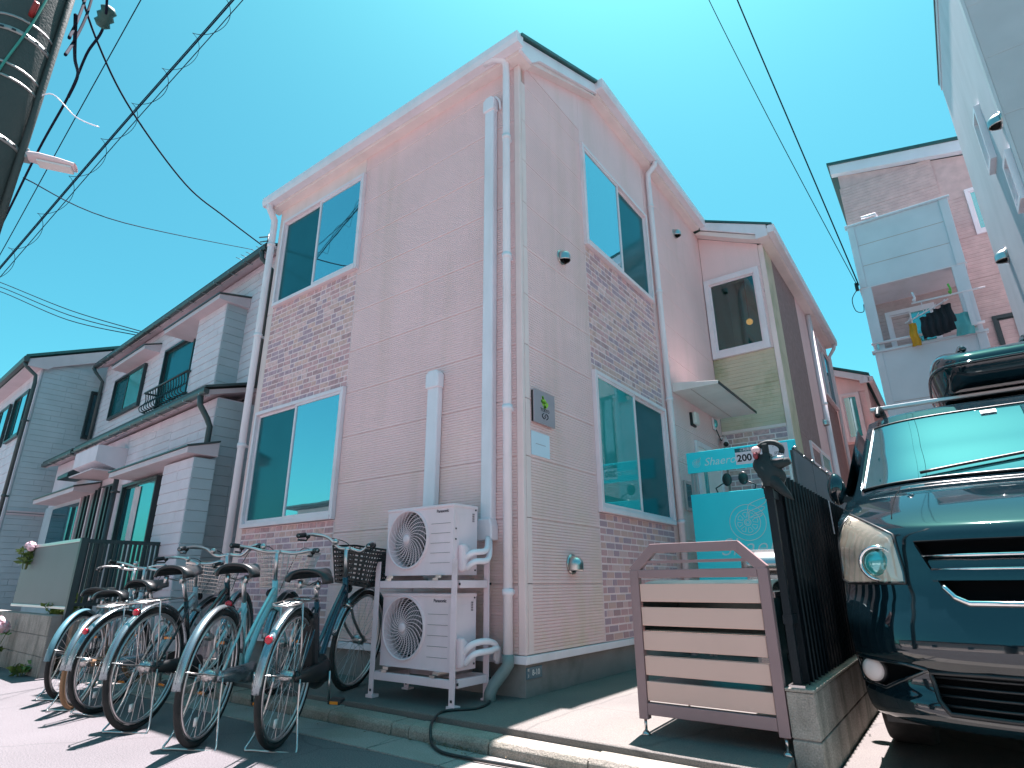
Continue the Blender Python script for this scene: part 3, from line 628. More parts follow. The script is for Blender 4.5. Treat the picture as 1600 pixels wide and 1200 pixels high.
# leaves: small folded blades
LEAF = mat('leaf_green', (.10, .17, .035), .6, var=.35, vscale=9); PETAL = mat('pale_petal', (.72, .50, .56), .7, var=.15, vscale=12); STEM = mat('stem', (.12, .14, .05), .7)
def plant(name, label, cat, loc, n, spread, h, leaf, flowers=0, fr=.05, seed=1):
    rnd = random.Random(seed); t = empty(name, loc, 0, label, cat)
    st = MB(); lf = MB(); fl_ = MB(); 
    for i in range(n):
        a = rnd.uniform(0, 2*pi); r_ = spread*sqrt(rnd.random()); top = Vector((r_*cos(a), r_*sin(a), h*rnd.uniform(.5, 1)))
        st.tube([(top.x*.3, top.y*.3, 0), tuple(top*.6), tuple(top)], .004, 4)
        for k in range(leaf):
            c = top*rnd.uniform(.35, 1.05); d = Vector((rnd.uniform(-1,1), rnd.uniform(-1,1), rnd.uniform(-.3,.7))).normalized(); L_ = rnd.uniform(.05, .10); s_ = d.orthogonal().normalized()*L_*.28
            lf.add([c, c+d*L_*.5+s_, c+d*L_, c+d*L_*.5-s_], [(0,1,2),(0,2,3)])
    for i in range(flowers):
        a = rnd.uniform(0, 2*pi); c = Vector((spread*.6*cos(a)*rnd.random(), spread*.6*sin(a)*rnd.random(), h*rnd.uniform(.85, 1.1)))
        for k in range(70):
            d = Vector((rnd.gauss(0,1), rnd.gauss(0,1), rnd.gauss(0,1))).normalized(); p = c+d*fr*rnd.uniform(.85, 1.05); s1 = d.orthogonal().normalized()*fr*.3; s2 = d.cross(s1)
            fl_.add([p+s1, p+s2, p-s1, p-s2], [(0,1,2,3)])
    st.build('stem', STEM, t); l_ = lf.build('foliage', LEAF, t, recalc=False); l_['kind'] = 'stuff'
    if flowers: f_ = fl_.build('blossom', PETAL, t, recalc=False); f_['kind'] = 'stuff'
    return t
plant('green_plant', 'bright green leafy plant in gap under the grey fence', 'plant', (-5.45, -1.02, .5), 26, .22, .20, 7, seed=3)
plant('hydrangea', 'pale pink blossoms above the left end of the block wall', 'flowers', (-6.62, -1.12, 1.05), 8, .08, .26, 8, 5, .05, seed=4)
plant('hydrangea', 'pale pink blossoms low at the left edge of the picture', 'flowers', (-6.25, -1.34, .0), 12, .2, .44, 8, 5, .065, seed=5)
plant('weed', 'small weed at the foot of the block wall', 'plant', (-5.35, -1.27, .0), 8, .10, .12, 5, seed=6)

# ------------------------------------------------------------------ buildings at the back right
GREYW = mat('grey_render', (.52, .51, .56), .8, var=.05, vscale=1.2, dirt=(.40, .40, .44), dirt_amt=.5, dscale=1.6, streak=9, bump=.2, bscale=90)
GREYS = mat('grey_ribbed_siding', (.56, .57, .60), .75, var=.05, vscale=2)
gh = empty('grey_building', (4.02, 4.9, 0), 0, 'tall grey building with narrow windows at the right edge of the picture', 'building')
MGL = frameM((0,0,0), (0,-1,0), (0,0,1)); MGF = frameM((0,0,0), (1,0,0), (0,0,1))
q = MB(); q.box(.022, 7, .022, 3.75, 0, 10.1); q.build('wall', GREYW, gh)
q = MB(); q.box(0, .02, .12, 3.75, .0, 10.1); q.build('rendered_face', GREYW, gh)
q = MB(); q.box(-.006, .03, -.006, .118, 0, 10.1); q.build('corner_board', GREYS, gh)
siding(gh, MGF, .034, 7, [i*.92 for i in range(12)], GREYS, 30)
q = MB(); q.box(-.03, 7, -.03, 3.8, 10.1, 10.16); q.build('parapet_cap', GUT_D, gh); q = MB(); q.box(-.015, .0, -.01, 3.78, 9.95, 10.1); q.build('parapet_band', GREYW, gh)
window(gh, MGL, -1.45, -1.0, 6.48, 7.42, G_TEAL, G_DARK, mid=False, t=.06, proud=.07, fr=WHITE)
window(gh, MGL, -.45, -.05, 5.25, 5.98, G_TEAL, G_DARK, mid=False, t=.06, proud=.07, fr=WHITE)
hood_vent(gh, MGL, -.06, 6.42, s=1.5); hood_vent(gh, MGL, -2.55, 5.66, s=1.7)

PINKB = mat('rose_siding', (.62, .43, .42), .8, var=.10, vscale=7, dirt=(.48, .31, .32), dirt_amt=.5, dscale=3, bump=.2, bscale=120)
PALEB = mat('pale_balcony_panel', (.72, .72, .78), .75, var=.05, vscale=2)
pbld = empty('balcony_building', (1.93, 10.0, 0), 0, 'rose sided three-storey building with stacked pale balconies behind the van', 'building')
MPF = frameM((0,0,0), (1,0,0), (0,0,1)); MPL = frameM((0,0,0), (0,-1,0), (0,0,1))
q = MB(); q.prism([(.022, 0), (.022, 9.75), (3.2, 9.0), (3.2, 0)], 'y', .022, 7); q.build('wall', PINKB, pbld)
siding(pbld, MPF, 0, 1.72, [i*.46 for i in range(20)]+[9.40], PINKB, 6); siding(pbld, MPF, 1.724, 3.2, [i*.92 for i in range(10)], PINKB, 6)
q = MB(); q.prism([(-.10, 9.78), (-.10, 10.02), (3.4, 9.28), (3.4, 9.0)], 'y', -.12, .03); q.build('verge_board', PALEB, pbld)
q = MB(); q.prism([(-.14, 10.03), (-.14, 10.09), (3.4, 9.35), (3.4, 9.29)], 'y', -.16, 7); q.build('roof', ROOFM, pbld)
window(pbld, MPF, 2.10, 2.42, 7.35, 8.40, G_TEAL, G_DARK, mid=False, t=.06, fr=WHITE)
window(pbld, MPF, .30, 1.15, 4.2, 6.15, G_DARK, G_TEAL, t=.07, fr=WHITE)
window(pbld, MPF, 1.95, 2.6, 3.6, 5.6, SCREEN, G_DARK, t=.06, fr=BRONZE)
def balcony(z0, z1, bot):
    b = MB(); b.box(0, .10, -1.0, -.9, bot, z1) if False else None
    q = MB(); q.box(.14, 1.58, -1.0, -.93, z0, z1); q.box(.02, .14, -1.02, -.02, z0, z1); q.box(1.58, 1.72, -1.02, -.02, z0, z1); o = q.build('balcony_parapet', PALEB, pbld, bevel=.006)
    MB().box(.0, 1.74, -1.0, -.02, z0-.02, z0).build('balcony_floor', WHITE, o)
    q = MB(); q.box(-.02, 1.76, -1.05, -.90, z1, z1+.045); q.build('balcony_cap', PALEB, o, bevel=.006)
    for k in (1, 2):
        zz = z0+(z1-z0)*k/3; MB().box(.15, 1.57, -1.004, -.998, zz-.004, zz+.004).build('panel_joint', JOINT, o)
    return o
b_up = balcony(6.40, 7.80, 6.4); b_lo = balcony(2.0, 5.0, 3.0)
bx('balcony_pillar', PALEB, pbld, .02, .20, -1.0, -.86, 5.05, 6.38); bx('balcony_pillar', PALEB, pbld, 1.50, 1.70, -1.0, -.86, 5.05, 6.38)
q = MB(); q.smooth = True; q.tube([(.0,-1.04,5.18), (1.74,-1.04,5.18)], .028, 8); q.build('balcony_handrail', WHITE, pbld)
for x in (.1, .85, 1.6): MB().box(x-.02, x+.02, -1.06, -1.02, 5.04, 5.17).build('rail_bracket', STEEL, pbld)
q = MB(); q.smooth = True; q.tube([(.3,-1.02,7.93), (.55,-1.02,7.93), (.56,-1.0,7.86)], .03, 6); q.tube([(.0,-.96,7.87), (1.4,-.96,7.87)], .02, 6); q.build('balcony_handrail', WHITE, pbld)
# laundry on a pole in the lower balcony
ld = empty('laundry_pole', (2.85, 9.3, 5.78), 0, 'white drying pole with hanger of dark clothes and yellow cloth on the lower balcony', 'laundry')
q = MB(); q.smooth = True; q.tube([(-.15,-.45,.0), (.95,-.45,.0)], .018, 8); q.build('pole', WHITE, ld)
q = MB(); q.box(.62, .70, -.46, -.40, -.66, .02); q.build('pole_arm', WHITE, ld)
q = MB(); q.smooth = True
for k in range(5): q.tube([(-.28+k*.14,-.35,-.32+k*.05), (-.22+k*.14,-.55,-.30+k*.05)], .008, 5)
q.tube([(-.32,-.45,-.36), (.40,-.45,-.07)], .012, 6); q.tube([(0,-.45,0), (0,-.45,-.2)], .008, 5); q.build('hanger_rack', WHITE, ld)
DARKC = mat('dark_cloth', (.02, .022, .03), .9, var=.3); YEL = mat('yellow_cloth', (.65, .33, .03), .9, var=.2); TEALC = mat('teal_cloth', (.12, .40, .42), .9, var=.2)
for i, (x, z, w_, h_, c_) in enumerate(((-.22,-.38,.10,.45,YEL), (-.02,-.30,.13,.42,DARKC), (.10,-.25,.14,.47,DARKC), (.22,-.20,.14,.50,DARKC), (.34,-.15,.15,.52,DARKC), (.52,-.38,.2,.42,TEALC))):
    q = MB(); q.grid(lambda u, v: (x+w_*(u-.5)*(1+.35*(1-v))+.01*sin(v*9+i), -.45+.02*sin(u*9+i)+.015*cos(v*7), z-h_+h_*v), 8, 8)
    o = q.build('garment', c_, ld, recalc=False); s_ = o.modifiers.new('s', 'SOLIDIFY'); s_.thickness = .008
GRN = mat('green_peg', (.15, .45, .08), .6)
for i, x in enumerate((-.1, .45)):
    q = MB(); q.smooth = True; q.ball((x,-.45,.06), .03); q.tube([(x,-.45,.0), (x+.02,-.45,.10), (x,-.45,.22)], .018, 6); q.build('pole_clip', GRN if i else WHITE, ld)

# far pale house between the pink house and the balcony building
fh = empty('back_house', (0, 12, 0), 0, 'pale pink house with tall window seen past the pink house', 'house')
q = MB(); q.prism([(-2, 0), (-2, 6.9), (1.5, 5.36), (1.5, 0)], 'y', .02, 6); q.build('wall', SIDING, fh)
MBF = frameM((0,0,0), (1,0,0), (0,0,1))
q = MB(); q.prism([(-2, 5.14), (-2, 6.85), (1.45, 5.34), (1.45, 5.14)], 'y', 0, .019); q.build('siding_panel', SIDING, fh)
siding(fh, MBF, 1.34, 1.45, [.4, 2.2, 4.0, 5.13], SIDING, 8); siding(fh, MBF, -2, .89, [.4, 2.2, 4.0, 5.13], SIDING, 8); siding(fh, MBF, .895, 1.335, [2.0, 3.9], MAUVE, 30)
q = MB(); q.box(1.45, 1.52, -.005, .05, .3, 5.35); q.build('corner_board', TRIM, fh)
window(fh, MBF, .90, 1.32, 3.95, 5.13, G_TEAL, G_DARK, mid=False, t=.06)
q = MB(); q.prism([(-2, 7.0), (-2, 7.06), (1.62, 5.50), (1.62, 5.44)], 'y', -.2, 6); q.build('roof', ROOFM, fh)
q = MB(); q.prism([(-2, 6.85), (-2, 6.99), (1.60, 5.43), (1.60, 5.28), (1.40, 5.28), (1.40, 5.36)], 'y', -.18, -.14); q.build('verge_board', WHITE, fh)
gutter(fh, (1.58,-.18,5.30), (1.58,6,5.30), (1,0,0), h=.11)

# ------------------------------------------------------------------ utility pole, lamp and cables
POLEM = mat('pole_concrete', (.045, .06, .058), .75, var=.12, vscale=2, dirt=(.13, .10, .095), dirt_amt=.8, dscale=1.1, streak=2.5, bump=.3, bscale=70)
CABLE = mat('black_cable', (.012, .014, .03), .9, var=.1, spec=.1)
GALV = mat('galvanised_band', (.30, .30, .30), .5, .6, var=.15)
PX, PY = -1.22, -3.19
pole = empty('utility_pole', (PX, PY, 0), 0, 'dark concrete utility pole with steel bands at top left', 'pole')
q = MB(); q.smooth = True; q.lathe([(.172, 0), (.160, 4), (.148, 9), (.142, 11)], 28); q.build('shaft', POLEM, pole)
for z, th in ((3.06, .028), (3.42, .012), (3.50, .012), (3.72, .028), (3.81, .012), (4.5, .03)):
    q = MB(); q.smooth = True; R_ = .172-.003*z+.006; q.lathe([(R_-.006, -th/2), (R_, -th/2), (R_, th/2), (R_-.006, th/2)], 28, Matrix.Translation((0,0,z)) @ Matrix.Rotation(random.uniform(-.05, .05), 4, 'X'), caps=False); b_ = q.build('band', GALV, pole)
    if th > .02:
        for k in range(20):
            a = 2*pi*k/20; MB().box(-.009, .009, -.0, .003, -.006, .006, Matrix.Translation((0,0,z)) @ Matrix.Rotation(a, 4, 'Z') @ Matrix.Translation((0, R_, 0))).build('band_hole', BLACK, b_)
RED = mat('red_tag', (.25, .02, .02), .5)
dvw = (Vector((2.508, -3.5435))-Vector((PX, PY))).normalized(); aw = atan2(dvw.y, dvw.x)
def onpole(a, z, r=.165): return (r*cos(aw+a), r*sin(aw+a), z)
tb('step_bolt', RED, pole, [onpole(.05, 3.86, .14), onpole(.05, 3.90, .24)], .014, 8)
tb('ground_wire', mat('green_wire', (.05, .25, .20), .5), pole, smoothpath([onpole(.55, 4.6, .166), onpole(.2, 3.9, .17), onpole(-.25, 3.4, .17), onpole(-.5, 2.9, .172)], 6), .006, 6)
tb('conduit', POLEM, pole, [onpole(.98, 2.2, .18), onpole(.98, 3.4, .178), onpole(.98, 6, .172)], .018, 8)
tb('loose_wire', WHITE, pole, smoothpath([onpole(.95, 3.42, .17), (.24*cos(aw+.95), .24*sin(aw+.95), 3.46), (.36*cos(aw+1.05), .36*sin(aw+1.05), 3.36), (.47*cos(aw+1.1), .47*sin(aw+1.1), 3.34)], 5), .0035, 6)
# street lamp on the pole
LMP = mat('lamp_housing', (.72, .56, .58), .45, var=.05)
la = aw+1.12
lamp = empty('street_lamp', (PX+.155*cos(la), PY+.155*sin(la), 3.06), la, 'small pale street lamp clamped to the utility pole', 'lamp')
q = MB(); q.smooth = True
def lampf(u, v):
    x = .02+.40*u; w_ = (.035+.05*min(1, u*3))*(1-.25*max(0, u-.7)/.3); t_ = 2*pi*v; return (x, w_*cos(t_), .045*sin(t_)*(1-.45*u)-.02*u)
q.grid(lampf, 12, 16); q.build('housing', LMP, lamp); MB().box(.15, .40, -.055, .055, -.062, -.045).build('diffuser', LAMPG, lamp); q = MB(); q.box(-.03, .08, -.05, .05, -.05, .05); q.build('bracket', GALV, lamp, bevel=.008); lamp.scale = (.62, .6, .6)
def cable(pts, r, label, name='overhead_cable', n=8, group='overhead cables', spl=None):
    o = tb(name, CABLE, None, smoothpath(pts, n), r, 6); tag(o, label, 'cable', group); return o
bund = [(-10.472,-2.138,4.387), (-8.068,-1.936,5.299), (-5.283,-1.678,6.436), (-3.041,-1.455,7.327), (-1.173,-1.251,8.233)]
hb = empty('cable_bundle', bund[0], 0, 'thick overhead cable bundle wound with a loose spiral wire', 'cable', 'overhead cables')
rel = [Vector(p)-Vector(bund[0]) for p in bund]; path = smoothpath(rel, 40)
tb('cable', CABLE, hb, path[::8]+[path[-1]], .008, 6); tb('cable', CABLE, hb, [p+Vector((.06,.05,-.05)) for p in path[::8]], .005, 6); tb('cable', CABLE, hb, [p+Vector((-.03,.0,.05)) for p in path[::8]], .006, 6)
sp_ = []
for i in range(len(path)-1):
    for k in range(3):
        p = path[i].lerp(path[i+1], k/3); a = (i+k/3)*.60; sp_.append(p+Vector((.11*cos(a)*.5, .11*cos(a)*.8, .11*sin(a)-.02)))
tb('spiral_wire', CABLE, hb, sp_, .0035, 4)
cable([(-10.494,-1.84,5.193), (-9.008,-1.845,5.928), (-6.167,-1.974,6.833), (-4.102,-2.058,7.524), (-2.314,-2.177,7.817)], .006, 'thin straight overhead cable running up beside the wound bundle')
cable([(-2.215,-2.97,5.53), (-2.792,-2.59,5.488), (-3.361,-2.062,5.421), (-4.011,-1.201,5.357), (-4.273,-.582,5.36), (-4.56,.1,5.40)], .009, 'sagging service cable dropping to the eave of the grey house')
cable([(-6.548,-2.411,4.112), (-5.274,-2.463,4.59), (-4.085,-2.535,4.969), (-3.198,-2.586,5.082), (-2.681,-2.64,5.18), (-2.187,-2.678,5.199), (-1.3,-3.0,5.18)], .010, 'thick jointed cable passing close behind the utility pole')
cable([(-1.34,-2.98,3.05), (-2.6,-2.1,3.75), (-4.7,.05,5.35)], .004, 'hair-thin wire from the street lamp to the grey house')
for a, z in ((0, 'topmost'), (1, 'middle'), (2, 'lowest')):
    dz = -.11*a
    cable([(-15.2,-1.25+.05*a,7.945+dz*2), (-14.28,-.92,7.583+dz), (-11.48,-.16,6.324+dz), (-9.278,.514,5.471+dz*.4)], .009, '%s of the three parallel wires above the left roofs' % z)
cable([(.677,4.3,11.9), (.80,4.9,11.0), (1.28,6.6,8.9), (1.92,8.93,6.42)], .007, 'left of the two overhead wires falling to the balcony building')
cable([(1.115,4.6,11.9), (1.22,5.2,11.0), (1.56,6.9,8.85), (1.94,8.93,6.45)], .012, 'right, thicker of the two overhead wires falling to the balcony building')
cable([(-1.20,-3.0,4.17), (-1.92,-2.83,4.47), (-2.77,-2.64,5.0), (-3.198,-2.586,5.07)], .012, 'short lead looping from the utility pole to the jointed cable', 'pole_lead')
cable([(-1.18,-3.0,3.97), (-1.62,-2.92,4.55), (-2.04,-2.85,5.24)], .009, 'upper thin lead leaving the utility pole', 'pole_lead'); cable([(-1.20,-2.99,3.86), (-1.68,-2.896,4.40), (-1.9,-2.84,4.844), (-2.1,-2.81,5.337)], .009, 'lower thin lead leaving the utility pole', 'pole_lead')
q = MB(); q.smooth = True; q.lathe([(.03,-.09), (.06,-.06), (.045,-.03), (.065,0), (.045,.03), (.06,.06), (.03,.09)], 14, Matrix.Translation((-2.19,-2.68,5.21)) @ Matrix.Rotation(.9, 4, 'Y'))
tag(q.build('cable_joint', mat('joint_box', (.03,.09,.08), .5)), 'dark ribbed joint on the cable beside the utility pole', 'cable joint')
lb = empty('cable_bracket', (1.90, 8.92, 6.42), 0, 'black wire bracket with loose loops on the balcony corner', 'bracket')
q = MB(); q.box(-.03, .03, -.03, .03, -.08, .08); q.build('clamp', BLACK, lb); tb('wire_loop', CABLE, lb, smoothpath([(0,0,-.05), (-.12,-.03,-.25), (-.10,-.02,-.5), (.02,0,-.55), (.05,0,-.4)], 6), .008, 5)
# rooftop aerials on the grey house
ae = empty('roof_aerial', (-4.68, .25, 5.48), 0, 'small wire bracket on the ridge of the grey house eave', 'aerial')
q = MB(); q.smooth = True; q.tube([(0,0,-.1), (0,0,.22)], .012, 6); q.tube([(-.16,-.05,.2), (.1,.03,.16)], .01, 5); q.tube([(-.14,-.04,.12), (.12,.02,.08)], .01, 5); q.build('mast', GUT_D, ae)
ae = empty('roof_aerial', (-6.15, .9, 5.75), 0, 'thin television aerial behind the grey house eave', 'aerial')
q = MB(); q.smooth = True; q.tube([(0,0,-.1), (0,0,.55)], .012, 6); q.tube([(-.5,0,.5), (.4,0,.46)], .008, 5)
for k in range(6): q.tube([(-.45+k*.16,-.16,.5-k*.006), (-.45+k*.16,.16,.5-k*.006)], .005, 4)
q.build('mast', GUT_D, ae)
# ------------------------------------------------------------------ air conditioners on a two-tier rack
INK = mat('dark_print', (.03, .03, .05), .6); FANB = mat('fan_grey', (.10, .11, .12), .6)
rack = empty('unit_rack', (-.20, 0, .115), 0, 'white steel two-tier rack carrying both air-conditioner units', 'rack')
RX0, RX1, RY0, RY1 = -.80, .0, -.50, -.12
for x in (RX0, RX1-.045):
    for y in (RY0, RY1-.04):
        q = MB(); q.box(x, x+.045, y, y+.008, .02, .90); q.box(x if x > -.5 else x, x+.008, y+.008, y+.04, .02, .90); q.box(x-.01, x+.055, y-.012, y+.05, .0, .02); q.build('upright', RACKM, rack)
        MB().box(x+.015, x+.03, y-.004, y-.0005, .04, .055).build('bolt', BLACK, rack)
for z in (.115, .715):
    MB().box(RX0+.046, RX1-.046, RY0+.001, RY0+.03, z, z+.05).build('cross_rail', RACKM, rack, bevel=.003); MB().box(RX0+.046, RX1-.046, RY1-.031, RY1-.001, z, z+.05).build('cross_rail', RACKM, rack, bevel=.003)
    for x in (RX0+.009, RX1-.037): MB().box(x, x+.028, RY0+.042, RY1-.042, z, z+.05).build('side_rail', RACKM, rack, bevel=.003)
    for x in (RX0+.12, RX1-.22):
        MB().box(x, x+.05, RY0+.0, RY1-.0, z+.051, z+.066).build('support_bar', STEEL, rack)
    for y in (RY0+.02, RY1-.03): MB().box(RX1-.0005, RX1+.004, y, y+.016, z+.018, z+.034).build('bolt', BLACK, rack)
def ac_unit(loc, label):
    t = empty('air_conditioner', loc, 0, label, 'air conditioner', 'air-conditioner outdoor units'); t.scale = (.88, .92, .89); W, H, Dp = .76, .535, .28
    fx, fz, R = .255, .285, .222
    # cabinet as a shell with a round fan opening in the front
    q = MB(); n = 48
    ring = [(fx+R*cos(2*pi*i/n), 0, fz+R*sin(2*pi*i/n)) for i in range(n)]
    def edge(i):
        a = 2*pi*i/n; dx, dz = cos(a), sin(a); ts = []
        if dx > 1e-6: ts.append((W-fx)/dx)
        if dx < -1e-6: ts.append((-fx)/dx)
        if dz > 1e-6: ts.append((H-fz)/dz)
        if dz < -1e-6: ts.append((-fz)/dz)
        k = min(ts); return (fx+dx*k, 0, fz+dz*k)
    out = [edge(i) for i in range(n)]
    for cx, cz in ((0,0), (W,0), (W,H), (0,H)):
        j = min(range(n), key=lambda i: (out[i][0]-cx)**2+(out[i][2]-cz)**2); out[j] = (cx, 0, cz)
    q.add(ring+out, [(i, (i+1) % n, (i+1) % n+n, i+n) for i in range(n)])
    q.add([(0,0,0),(W,0,0),(W,0,H),(0,0,H),(0,Dp,0),(W,Dp,0),(W,Dp,H),(0,Dp,H)], [(0,1,5,4),(1,2,6,5),(2,3,7,6),(3,0,4,7),(4,5,6,7)])
    cab = q.build('cabinet', ACW, t)
    q = MB(); q.box(-.006, W+.006, -.008, Dp+.004, H-.022, H+.006); q.build('top_cover', ACW, t, bevel=.008)
    q = MB(); q.smooth = True; q.lathe([(R, 0.06), (R, -.012), (R+.014, -.016), (R+.02, .0)], 48, frameM((fx,0,fz), (1,0,0), (0,0,1)) @ Matrix.Diagonal((1,1,-1,1)), caps=False); q.build('fan_ring', ACW, t)
    MB().lathe([(R*1.0, 0), (R*1.0, .004)], 40, frameM((fx,.10,fz), (1,0,0), (0,0,1))).build('fan_recess', BLACK, t)
    fan = MB(); fan.smooth = True
    for k in range(3):
        a0 = 2*pi*k/3+.4
        fan.grid(lambda u, v: (fx+(.05+.15*u)*cos(a0+v*1.3-.3*u), .075-.035*v, fz+(.05+.15*u)*sin(a0+v*1.3-.3*u)), 5, 6)
    fan.build('fan_blade', FANB, t)
    gr = MB(); gr.smooth = False
    for k in range(26):
        a0 = 2*pi*k/26; pts = []
        for i in range(8):
            u = i/7; r_ = .036+(R-.036)*u; a = a0-.85*u; pts.append((fx+r_*cos(a), -.012+.006*u, fz+r_*sin(a)))
        gr.tube(pts, .0031, 4)
    for k in range(11):
        r_ = .05+(R-.055)*k/11; gr.tube([(fx+r_*cos(2*pi*i/40), -.010, fz+r_*sin(2*pi*i/40)) for i in range(40)], .0013, 3, closed=True)
    gr.build('fan_grille', ACW, t)['kind'] = 'stuff'
    q = MB(); q.smooth = True; q.lathe([(.036, 0), (.034, .014), (.02, .018)], 20, frameM((fx,-.008,fz), (1,0,0), (0,0,1))); q.build('fan_cap', ACW, t)
    for k in range(5):
        z = .09+k*.075; MB().box(.52, W-.03, -.0025, .001, z, z+.0022).build('front_line', FANB, t)
    text('Panasonic', .034, INK, t, frameM((.575,-.0015,.487), (1,0,0), (0,0,1)), bold=.0006)
    q = MB(); q.box(W-.001, W+.004, .03, .035, .03, H-.05); q.box(W-.001, W+.003, .06, .19, .2, .46); q.build('side_panel', ACW, t, bevel=.003)
    q = MB(); q.prism([(.05, .02), (.13, .04), (.15, .12), (.14, .20), (.09, .23), (.05, .23)], 'x', W+.001, W+.06); q.build('valve_cover', ACW, t, bevel=.02)
    for y, z in ((.02,.06), (.02,.26), (.02,.34), (.25,.03), (.25,.50)): MB().box(W+.003, W+.007, y, y+.012, z, z+.012).build('screw', BLACK, t)
    MB().box(W+.0005, W+.002, .20, .235, .40, .49).build('rating_label', FANB, t) if False else None
    for k in range(4): text('注意', .014, INK, t, frameM((W+.003, .215, .47-.018*k), (0,1,0), (0,0,1)), 'warning_lettering')
    for x in (.08, .62):
        q = MB(); q.box(x, x+.06, -.035, Dp+.02, -.022, -.0); q.build('foot', STEEL, t)
    return t
ac_unit((-.955, -.45, .115+.80), 'upper white air-conditioner outdoor unit, on the rack top')
ac_unit((-.955, -.45, .115+.20), 'lower white air-conditioner outdoor unit, inside the rack')
for nm, pts in (('upper', [(-.255,-.36,1.02), (-.20,-.34,1.06), (-.18,-.22,1.08), (-.26,-.10,1.17)]), ('lower', [(-.255,-.36,.42), (-.19,-.34,.48), (-.16,-.22,.49), (-.18,-.10,.45), (-.22,-.06,.36)])):
    for k in (0, 1):
        o = tb('refrigerant_pipe', WHITE, None, smoothpath([(x+.01*k, y+.01*k, z-.06*k*(1 if i < 3 else .3)) for i, (x, y, z) in enumerate(pts)], 6), .021, 10)
        tag(o, '%s white wrapped pipe leaving the %s air-conditioner' % (('upper', 'lower')[k], nm), 'pipe')
tag(tb('drain_hose', mat('hose_grey', (.60, .50, .50), .5), None, smoothpath([(-.30,-.055,1.16), (-.29,-.07,.9), (-.285,-.08,.5), (-.28,-.09,.14)], 6), .012, 8), 'thin pale drain hose running down behind the rack', 'hose')
tag(tb('power_cable', BLACK, None, smoothpath([(-.17,-.18,.128), (-.12,-.26,.126), (-.10,-.40,.124), (-.20,-.52,.122), (-.22,-.60,.118), (-.20,-.665,.098), (-.14,-.76,.086), (-.10,-.80,.03), (-.02,-.86,.018), (.12,-.93,.018), (.32,-.93,.018), (.62,-.90,.018), (.85,-.88,.018)], 6), .0085, 8), 'black cable snaking over the kerb from the drain elbow', 'cable')

